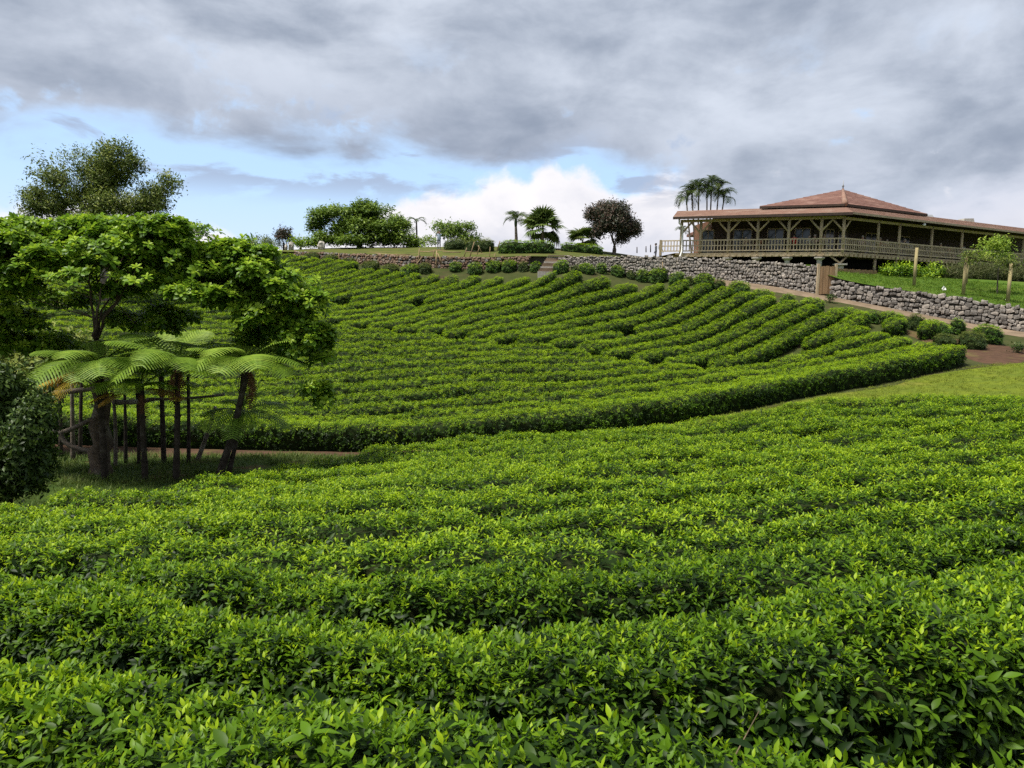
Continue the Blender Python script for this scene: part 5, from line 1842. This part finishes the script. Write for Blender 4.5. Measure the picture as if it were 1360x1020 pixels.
# ------------------------------------------------------------------ rustic pole fence on the left bank
def poles(label, lst, y, rails=(), mat='bamboo', name='pole_fence'):
    root = None
    for (x0, y0, x1, y1, rr) in lst:
        a, b = P(x0, y0, y), P(x1, y1, y - .15)
        if root is None:
            root = empty(name, a); off = a
            props(root, label, 'fence', 'rustic pole fences on the bank')
        mb = MB(); mb.tube([a - off, (a + b) / 2 - off, b - off], [rr, rr * .95, rr * .8], 6); mb.build('pole', M[mat], root, True)
    for (x0, y0, x1, y1, rr) in rails:
        a, b = P(x0, y0, y), P(x1, y1, y)
        mb = MB(); mb.tube([a - off, (a + b) / 2 - off + [0, 0, -.03], b - off], rr, 6); mb.build('rail', M[mat], root, True)


poles('crossed poles leaning together before the standing visitor', [(579, 358, 580, 333, .06), (590, 357, 581, 336, .055), (588, 352, 583, 340, .05)], 62.3)
poles('pole fence with a level rail beside the standing visitor', [(555, 356, 557, 330, .055), (551, 354, 560, 342, .045), (575, 345, 577, 331, .045)], 62.6, [(558, 334, 578, 334, .045), (588, 334, 612, 335, .045)])
poles('leaning pole frame before the brown flat-topped hedge', [(616, 342, 620, 329, .045), (623, 345, 630, 321, .05), (640, 336, 635, 326, .045), (634, 338, 636, 330, .04)], 63.0, [(618, 334, 634, 334, .04)])
poles('single slanting pole left of the stairs with a thin partner', [(653, 352, 658, 336, .045), (650, 345, 651, 328, .035), (660, 333, 664, 320, .05)], 62.4)
poles('row of reddish poles below the spreading tree', [(472, 350, 475, 338, .05), (482, 351, 487, 339, .05), (496, 352, 500, 340, .05), (499, 353, 497, 341, .045), (522, 354, 527, 337, .05), (526, 354, 521, 341, .045)], 64.5, [(500, 337, 545, 338, .04)])
poles('pale upright stake near the left end of the red bank', [(450, 349, 450, 336, .045), (446, 350, 447, 345, .03)], 65.3)
poles('two thin stakes standing before the grey rubble wall', [(880, 362, 880, 348, .045), (893, 364, 895, 355, .03)], 57.4)
poles('short dark posts in a line on the skyline left of the veranda', [(846, 336, 846, 328, .05), (858, 335, 858, 327, .05), (864, 335, 864, 325, .05)], 66, (), 'darkwood')

# ------------------------------------------------------------------ vine trellis on the lawn
root = empty('vine_trellis', P(1281, 393, 48.6))
off = P(1281, 393, 48.6)
props(root, 'open trellis of pale round posts and thin top rails on the lawn', 'trellis')
tops = []
for (px, pyb, pyt, y) in [(1216, 377, 329, 51.5), (1281, 393, 340, 48.6), (1340, 404, 350, 46.5), (1284, 383, 350, 54)]:
    a, b = P(px - 2, pyb, y), P(px, pyt, y)
    a[2] = float(T(a[0], a[1])) - .1; b[0], b[1] = a[0], a[1]
    mb = MB(); mb.tube([a - off, b - off], [.115, .10], 8); mb.build('post', M['trellis'], root, True)
    tops.append(b)
c = P(1400, 352, 46)
for a, b in ((tops[1], tops[2]), (tops[2], c), (tops[1], tops[3]), (tops[0], tops[1])):
    mb = MB(); mb.tube([a - off - [0, 0, .06], (a + b) / 2 - off - [0, 0, .12], b - off - [0, 0, .06]], .035 if a is not tops[0] else .012, 5); mb.build('rail', M['darkwood'], root, True)
r = np.random.default_rng(77)
vp, vd = [], []
for a, b, n in ((tops[1], tops[2], 60), (tops[2], c, 40), (tops[1], tops[3], 26)):
    for i in range(n):
        f = r.uniform(-.05, 1); vp.append(a + (b - a) * f + r.normal(0, .14, 3) - off); vd.append(r.normal(0, .6, 3) + [0, 0, .6])
G_VIN = G_REED
n = len(vp)
vine = leaves_obj('vine', np.array(vp), np.array(vd), r.uniform(.4, .8, n), np.zeros(n), G_OLV, root, r)
vine['label'] = 'thin brownish vine growing along the top rails'
# sapling on the lawn
b = P(1325, 386, 50.0); b[2] = float(T(b[0], b[1]))
tree('sapling', 'young tree with bright yellow-green leaves on the lawn', 'tree', b, P(1326, 355, 50), Pb([(1324, 330, 50, 24, .9, 12, 70), (1312, 342, 50, 18, .7, 8, 40), (1336, 343, 50, 18, .7, 8, 40), (1330, 322, 50, 10, .5, 6, 20)]), G_SAP, M['bark'], 91, .05, (.8, 1.25), .1, None, 4, None, .3, .6)
b = P(1322, 388, 49.0); b[2] = float(T(b[0], b[1]))
# a white bird-like paper scrap on the lawn
p = P(1254, 386, 50.3); p[2] = float(T(p[0], p[1])) + .02
mb = MB(); mb.raw(np.array([(-.13, 0, 0), (.12, -.05, .02), (.14, .1, .18), (-.02, .06, .30), (-.12, .1, .1)]), [(0, 1, 2), (0, 2, 3), (0, 3, 4)]); mb.raw(np.array([(-.13, .01, 0), (.12, -.04, .02), (.14, .11, .18), (-.02, .07, .30), (-.12, .11, .1)]), [(2, 1, 0), (3, 2, 0), (4, 3, 0)])
o = mb.build('paper_scrap', M['white']); o.location = p
props(o, 'small white scrap lying on the lawn above the low stone wall', 'litter')
# bushes and tall grass along the undercroft
for i, (lab, px, pyb, y, blobs, gn) in enumerate([
    ('green bush at the foot of the veranda post right of the board fence', 1190, 374, 57.5, [(1188, 362, 57.5, 18, 1.0, 10, 90), (1205, 360, 57.8, 12, .8, 9, 60), (1180, 368, 57.3, 10, .7, 6, 30)], G_BSH),
    ('bluish green bush below the middle of the long veranda', 1228, 376, 58.0, [(1226, 367, 58, 16, .9, 8, 60), (1240, 362, 58.5, 12, .8, 10, 60)], G_BSH),
    ('clump of tall dry grass below the veranda, left clump', 1258, 376, 59, [(1256, 366, 59, 14, .9, 10, 130), (1268, 364, 59, 12, .8, 11, 110)], G_REED),
    ('clump of tall dry grass behind the middle trellis post', 1290, 377, 60, [(1288, 366, 60, 14, .9, 12, 130), (1302, 366, 60, 12, .9, 12, 110)], G_REED),
    ('clump of tall dry grass behind the young tree', 1322, 377, 61, [(1318, 366, 61, 14, .9, 12, 130), (1334, 366, 61, 12, .9, 12, 110)], G_REED),
    ('clump of tall dry grass at the right edge under the veranda', 1352, 378, 62, [(1350, 367, 62, 14, .9, 12, 130), (1368, 367, 62, 14, .9, 12, 110)], G_REED)]):
    b = P(px, pyb, y); b[2] = float(T(b[0], b[1]))
    tree('lawn_bush', lab, 'bush', b, P(px, pyb - 4, y), Pb(blobs), gn, M['darkbark'], 140 + i, .04, (.8, 1.3), .0, 'bushes below the veranda', 3, None, .2, .7)
# little plants at the edge of the red soil
r = np.random.default_rng(66)
for i, (px, py, lab) in enumerate([(1352, 470, 'small weedy plant on red soil at the right edge'), (1102, 402, 'little twiggy plant on the dirt path below the gate'), (445, 597, 'small seedling on the red soil before the front tea row')]):
    for y in np.arange(20, 60, .1):
        p = P(px, py, y)
        if p[2] < H(p[0], p[1]): break
    p[2] = float(H(p[0], p[1]))
    tree('small_weed', lab, 'plant', p, p + [0, 0, .12], [(p + [0, 0, .28], (.3, .3, .22), 26)], G_DRK, M['stem'], 160 + i, .012, (.8, 1.3), 0, 'small weeds', 2, None, .2, .6)


# ------------------------------------------------------------------ people
def person_mat(name, shirt, legs, skin, zw, zn, zc=None):
    """cloth and skin by height on the body"""
    m = bpy.data.materials.new(name)
    m.use_nodes = True
    m.node_tree.nodes.clear()
    t = NT(m.node_tree)
    tc = t.add('ShaderNodeTexCoord').outputs['Object']
    sp = t.add('ShaderNodeSeparateXYZ'); t.l.new(tc, sp.inputs[0])
    z = sp.outputs[2]
    c = t.mix(t.math('GREATER_THAN', z, zw), legs, shirt)
    c = t.mix(t.math('GREATER_THAN', z, zn), c, skin)
    n = t.noise(tc, 14, 3)
    c = t.mix(t.math('MULTIPLY', n, .25), c, (0.05, 0.04, 0.035))
    b = t.add('ShaderNodeBsdfPrincipled'); t.l.new(c, b.inputs['Base Color']); b.inputs['Roughness'].default_value = .8
    o = t.add('ShaderNodeOutputMaterial'); t.l.new(b.outputs[0], o.inputs[0])
    return m


def person(label, loc, face, pose, shirt, legs, skin=(.45, .27, .19), hair='hair', h=1.7, arms='rest', grp='people on the veranda'):
    """one continuous body grown over a skeleton; seated or standing; faces angle `face`"""
    k = h / 1.7
    J = {}
    if pose == 'sit':
        hip = .50
        J['pelvis'] = (0, 0, hip); J['belly'] = (0, .02, hip + .18); J['chest'] = (0, .05, hip + .40); J['neck'] = (0, .07, hip + .53); J['chin'] = (0, .10, hip + .585); J['head'] = (0, .10, hip + .66); J['crown'] = (0, .09, hip + .745)
        for s, n in ((-1, 'l'), (1, 'r')):
            J['hip' + n] = (s * .09, .03, hip - .02); J['knee' + n] = (s * .12, .44, hip); J['ank' + n] = (s * .12, .46, .08); J['toe' + n] = (s * .13, .62, .04)
            J['sh' + n] = (s * .17, .05, hip + .49); J['el' + n] = (s * .24, .14, hip + .25); J['wr' + n] = (s * .16, .36, hip + .24); J['hand' + n] = (s * .14, .45, hip + .25)
        zw, zn = hip + .04, hip + .53
    else:
        hip = .90
        J['pelvis'] = (0, 0, hip); J['belly'] = (0, .0, hip + .18); J['chest'] = (0, .0, hip + .40); J['neck'] = (0, .02, hip + .53); J['chin'] = (0, .04, hip + .585); J['head'] = (0, .04, hip + .66); J['crown'] = (0, .03, hip + .74)
        for s, n in ((-1, 'l'), (1, 'r')):
            J['hip' + n] = (s * .09, 0, hip - .05); J['knee' + n] = (s * .10, .02, .48); J['ank' + n] = (s * .10, 0, .08); J['toe' + n] = (s * .12, .15, .03)
            J['sh' + n] = (s * .18, 0, hip + .49)
            if arms == 'face':
                J['el' + n] = (s * .25, .17, hip + .40); J['wr' + n] = (s * .10, .25, hip + .62); J['hand' + n] = (s * .05, .22, hip + .69)
            else:
                J['el' + n] = (s * .24, -.02, hip + .22); J['wr' + n] = (s * .25, .07, hip - .02); J['hand' + n] = (s * .25, .10, hip - .12)
        zw, zn = hip - .02, hip + .53
    rad = {'pelvis': (.14, .10), 'belly': (.135, .10), 'chest': (.155, .105), 'neck': (.06, .06), 'chin': (.07, .075), 'head': (.085, .10), 'crown': (.06, .07)}
    for n in 'lr':
        rad.update({'hip' + n: (.085, .085), 'knee' + n: (.06, .06), 'ank' + n: (.04, .045), 'toe' + n: (.035, .028), 'sh' + n: (.075, .07), 'el' + n: (.042, .042), 'wr' + n: (.03, .028), 'hand' + n: (.038, .022)})
    names = list(J)
    E = [('pelvis', 'belly'), ('belly', 'chest'), ('chest', 'neck'), ('neck', 'chin'), ('chin', 'head'), ('head', 'crown')]
    for n in 'lr': E += [('pelvis', 'hip' + n), ('hip' + n, 'knee' + n), ('knee' + n, 'ank' + n), ('ank' + n, 'toe' + n), ('chest', 'sh' + n), ('sh' + n, 'el' + n), ('el' + n, 'wr' + n), ('wr' + n, 'hand' + n)]
    V = [np.array(J[n]) * k for n in names]
    ed = [(names.index(a), names.index(b)) for a, b in E]
    R_ = [rad[n] for n in names]
    # fingers, as short chains off each hand
    for n in 'lr':
        hi = names.index('hand' + n)
        hv, wv = np.array(J['hand' + n]), np.array(J['wr' + n])
        d = (hv - wv) / np.linalg.norm(hv - wv)
        sd = np.cross(d, [1, 0, 0]) if abs(d[0]) < .9 else np.cross(d, [0, 1, 0]); sd /= np.linalg.norm(sd)
        for q, (o_, ln) in enumerate(((-.024, .055), (-.008, .07), (.008, .066), (.024, .05), (-.05, .03))):
            a = hv + sd * o_ + d * .015; b = a + d * ln * .6; c = b + (d * .6 + np.array([0, 0, -.5])) * ln * .5
            if q == 4: a = hv + sd * -.035 - d * .02
            i0 = len(V)
            V += [a * k, b * k, c * k]; R_ += [(.010, .010), (.009, .009), (.007, .007)]
            ed += [(hi, i0), (i0, i0 + 1), (i0 + 1, i0 + 2)]
    me = bpy.data.meshes.new('person')
    me.from_pydata([tuple(v) for v in V], ed, [])
    o = link('person', me, None)
    sk = o.modifiers.new('skin', 'SKIN')
    sk.use_smooth_shade = True
    lay = me.skin_vertices[0].data if me.skin_vertices else None
    if lay is None:
        return o
    for i, q in enumerate(R_):
        lay[i].radius = (q[0] * k, q[1] * k)
        lay[i].use_root = (i == 0)
    ss = o.modifiers.new('sub', 'SUBSURF'); ss.levels = 1; ss.render_levels = 1
    me.materials.append(person_mat('clothes', shirt, legs, skin, zw * k, zn * k))
    o.location = [float(q) for q in loc]
    o.rotation_euler = (0, 0, face)
    props(o, label, 'person', grp)
    hc = np.array(J['head']) * k
    mb = MB(); mb.ball(hc + np.array([0, -.022, .035]) * k, np.array([.098, .112, .105]) * k, 10, 7); mb.build('hair', M[hair], o, True)
    mb = MB(); mb.tube([hc + np.array([0, .095, .005]) * k, hc + np.array([0, .125, -.03]) * k], [.012, .018], 5); mb.build('nose', person_skin(skin), o)
    mb = MB()
    for s in (-1, 1): mb.ball(hc + np.array([s * .035, .092, .012]) * k, .011, 6, 4)
    mb.build('eyes', M['hair'], o)
    return o


_sk = {}


def person_skin(c):
    if c not in _sk: _sk[c] = mat_basic('skin', c, tuple(q * .9 for q in c), 10, .6)
    return _sk[c]


# skin layer has to be made through an operator once: copy it from a seed mesh
def ensure_skin():
    me = bpy.data.meshes.new('seed'); me.from_pydata([(0, 0, 0), (0, 0, 1)], [(0, 1)], [])
    ob = bpy.data.objects.new('seed', me); COL.objects.link(ob)
    ob.modifiers.new('s', 'SKIN')
    ok = bool(me.skin_vertices)
    bpy.data.objects.remove(ob)
    return ok


aL, aR = math.atan2(nL[1], nL[0]) - PI / 2, math.atan2(nR[1], nR[0]) - PI / 2


def bench(t0, t1, fn, face, lab):
    root_p = (np.array(fn(t0, 1.0)) + np.array(fn(t1, 1.0))) / 2
    root = empty('veranda_bench', (root_p[0], root_p[1], ZD), face)
    L = abs(t1 - t0)
    props(root, lab, 'bench', 'benches on the veranda')
    mb = MB(); mb.box((0, 0, .44), (L, .34, .06)); mb.build('seat', M['wood'], root)
    for sx in (-1, 1):
        mb = MB(); mb.box((sx * (L / 2 - .15), 0, .205), (.07, .28, .41)); mb.build('leg', M['wood'], root)


def on(fn, t, inset): q = fn(t, inset); return (q[0], q[1], ZD)


def tpx(fn, px): return find_t(fn, px)


def ppl(px, side, lab, pose, shirt, legs, hair, inset, turn, h=1.7, skin=(.45, .27, .19), arms='rest'):
    fn = ptL if side == 'L' else ptR
    t = tpx(fn, px)
    q = on(fn, t, inset)
    return person(lab, q, (aL if side == 'L' else aR) + turn, pose, shirt, legs, skin, hair, h, arms)


for t0, t1, fn, a, lab in ((tpx(ptL, 1000) , tpx(ptL, 975), ptL, aL, 'wooden bench at the left end of the covered veranda'), (tpx(ptL, 1024), tpx(ptL, 1008), ptL, aL, 'wooden bench in the second veranda bay'), (tpx(ptL, 1112), tpx(ptL, 1076), ptL, aL, 'wooden bench left of the corner post'),
                           (tpx(ptR, 1158), tpx(ptR, 1140), ptR, aR, 'wooden bench just right of the corner post'), (tpx(ptR, 1192), tpx(ptR, 1168), ptR, aR, 'wooden bench in the second bay of the long side'), (tpx(ptR, 1234), tpx(ptR, 1198), ptR, aR, 'wooden bench in the third bay of the long side'),
                           (tpx(ptR, 1276), tpx(ptR, 1242), ptR, aR, 'wooden bench in the fourth bay of the long side')): bench(t0, t1, fn, a, lab)
BACK = 0.0            # looking inwards, back to the rail
ppl(994, 'L', 'seated person in a white cap and tan top at the left bench', 'sit', (.40, .28, .18), (.12, .10, .09), 'hair_grey', .56, BACK, 1.72)
ppl(1013, 'L', 'seated dark-haired person in an orange top', 'sit', (.50, .20, .09), (.10, .08, .07), 'hair', .56, PI * .8, 1.66)
ppl(1061.5, 'L', 'person in a bright red top near the third post', 'sit', (.62, .04, .02), (.08, .06, .06), 'hair', .8, PI * .9, 1.95)
ppl(1080, 'L', 'seated person in a white shirt left of the fourth post', 'sit', (.65, .62, .55), (.2, .16, .12), 'hair_grey', .56, PI - .4, 1.75)
ppl(1086, 'L', 'seated person with grey hair touching the fourth post', 'sit', (.55, .40, .30), (.2, .16, .12), 'hair_grey', .56, PI + .5, 1.85)
ppl(1099, 'L', 'seated person in a cream top between the last two posts', 'sit', (.62, .52, .36), (.2, .16, .12), 'hair_grey', .56, PI + .2, 1.85)
ppl(1150, 'R', 'seated grey-haired person in a pink shirt right of the corner', 'sit', (.62, .42, .38), (.2, .15, .12), 'hair_grey', .56, PI - .8, 1.9)
ppl(1172, 'R', 'seated person in an orange shirt beside the first long-side post', 'sit', (.55, .22, .12), (.15, .1, .09), 'hair_grey', .56, PI, 1.85)
ppl(1182, 'R', 'seated person in a pale shirt in the second bay of the long side', 'sit', (.55, .45, .30), (.15, .1, .09), 'hair_grey', .56, PI * .9, 1.75)
ppl(1205, 'R', 'pale bald person with dark clothes in the third bay', 'sit', (.06, .05, .05), (.05, .05, .05), 'hair_grey', .56, PI, 1.95, (.55, .36, .27))
ppl(1216, 'R', 'seated person in white in the third bay of the long side', 'sit', (.6, .58, .52), (.1, .1, .1), 'hair', .56, BACK, 1.7)
ppl(1253, 'R', 'seated person with light hair in the fourth bay', 'sit', (.25, .16, .12), (.1, .1, .1), 'hair_grey', .56, PI + .2, 1.85)
ppl(1267, 'R', 'seated person in a red-brown top in the fourth bay', 'sit', (.42, .12, .07), (.1, .1, .1), 'hair', .56, BACK, 1.75)
ppl(1292, 'R', 'standing person in a pale grey shirt behind the young tree', 'stand', (.42, .44, .40), (.1, .1, .1), 'hair', 1.3, PI * .8, 1.6)

# visitors on the terrace
def on_terrace(px, py, y):
    p = P(px, py, y); p[2] = float(T(p[0], p[1])); return p


person('visitor in a pale blue shirt and dark shorts standing on the bank with hands raised', on_terrace(583, 338, 70.0), PI * .95, 'stand', (.36, .44, .55), (.10, .11, .14), (.45, .27, .19), 'hair', 1.72, 'face', 'visitors on the terrace')
person('visitor in dark clothes standing at the end of the veranda rail', on_terrace(871, 337, 66.5), PI * .5, 'stand', (.09, .10, .12), (.06, .06, .09), (.30, .18, .12), 'hair', 1.55, 'rest', 'visitors on the terrace')
person('dark-dressed visitor right behind the end post of the veranda rail', on_terrace(877, 337, 66.2), -PI * .4, 'stand', (.06, .06, .09), (.05, .05, .07), (.30, .18, .12), 'hair', 1.72, 'rest', 'visitors on the terrace')

# ------------------------------------------------------------------ parked car, stones, far buildings
p = on_terrace(409, 346, 90.0)
root = empty('parked_car', p, math.radians(48))
props(root, 'silver car parked behind the dark hedge at the upper left', 'car')
mb = MB()
prof = [(-2.0, .35), (-2.05, .75), (-1.5, .9), (-.9, 1.38), (.5, 1.42), (1.15, .95), (1.95, .82), (2.05, .4)]
V = [(x, s * (.82 if z < 1.0 else .66), z) for s in (-1, 1) for (x, z) in prof]
n = len(prof)
mb.raw(V, [tuple(range(n))[::-1], tuple(range(n, 2 * n))] + [(i, (i + 1) % n, n + (i + 1) % n, n + i) for i in range(n)])
mb.build('body', M['carpaint'], root)
mb = MB()
for s in (-1, 1):
    mb.raw([(-.95, s * .80, .95), (-.72, s * .70, 1.33), (-.12, s * .70, 1.36), (-.12, s * .80, .95)], [(0, 1, 2, 3)]); mb.raw([(-.05, s * .80, .95), (-.05, s * .70, 1.36), (.45, s * .70, 1.36), (.95, s * .80, .97)], [(0, 1, 2, 3)])
mb.build('windows', M['glass'], root)
for sx in (-1.3, 1.25):
    for sy in (-.76, .76):
        mb = MB(); mb.tube([(sx, sy - .1, .31), (sx, sy + .1, .31)], .31, 12); mb.build('wheel', M['tyre'], root)
for i, (px, py, y, w, h, lab) in enumerate([(427, 336, 72, .75, .85, 'pale upright stone right of the parked car'), (387, 336, 73, .5, .85, 'white stone left of the parked car'), (380, 336, 73.5, .3, .6, 'narrow white stone, leftmost of the pale stones')]):
    p = on_terrace(px, py, y)
    r = np.random.default_rng(170 + i)
    mb = MB(); mb.ball((0, 0, h * .4), (w * .5, .3, h * .55), 9, 7)
    V = mb.v[0]; mb.v[0] = V + r.normal(0, .05, V.shape)
    o = mb.build('standing_stone', M['concrete']); o.location = p
    props(o, lab, 'stone', 'pale stones near the car')
# orange building at the left edge
p = P(4, 400, 52)
root = empty('orange_building', (p[0] - 3, p[1], float(H(p[0] - 3, p[1]))))
zt = P(4, 289, 52)[2] - root.location.z
props(root, 'corner of an orange building with grey flat roof at the left edge', 'building')
xr = P(19, 290, 56.6)[0] - root.location.x
mb = MB(); mb.box((xr - 4, 2, zt / 2 - .2), (8, 5, zt - .3)); mb.build('wall', M['orange'], root)
mb = MB(); mb.box((xr - 3.8, 2, zt - .12), (8.6, 5.8, .3)); mb.build('roof', M['grey'], root)
mb = MB(); mb.box((xr - 2.6, -.53, zt - 1.6), (1.2, .08, 1.2)); mb.build('window', M['glass'], root)
# little gabled hut on the terrace
p = on_terrace(644, 334, 80)
root = empty('garden_hut', p)
root.scale = (.55, .55, .55)
props(root, 'tiny grey gabled roof showing above the brown hedge', 'hut')
mb = MB(); mb.box((0, 0, .8), (2.2, 2, 1.7)); mb.build('wall', M['concrete'], root)
mb = MB(); mb.raw([(-1.5, -1.2, 1.55), (1.5, -1.2, 1.55), (1.5, 1.2, 1.55), (-1.5, 1.2, 1.55), (-.2, 0, 2.3), (.9, 0, 2.3)], [(0, 1, 5, 4), (1, 2, 5), (2, 3, 4, 5), (3, 0, 4), (3, 2, 1, 0)]); mb.build('roof', M['grey'], root)
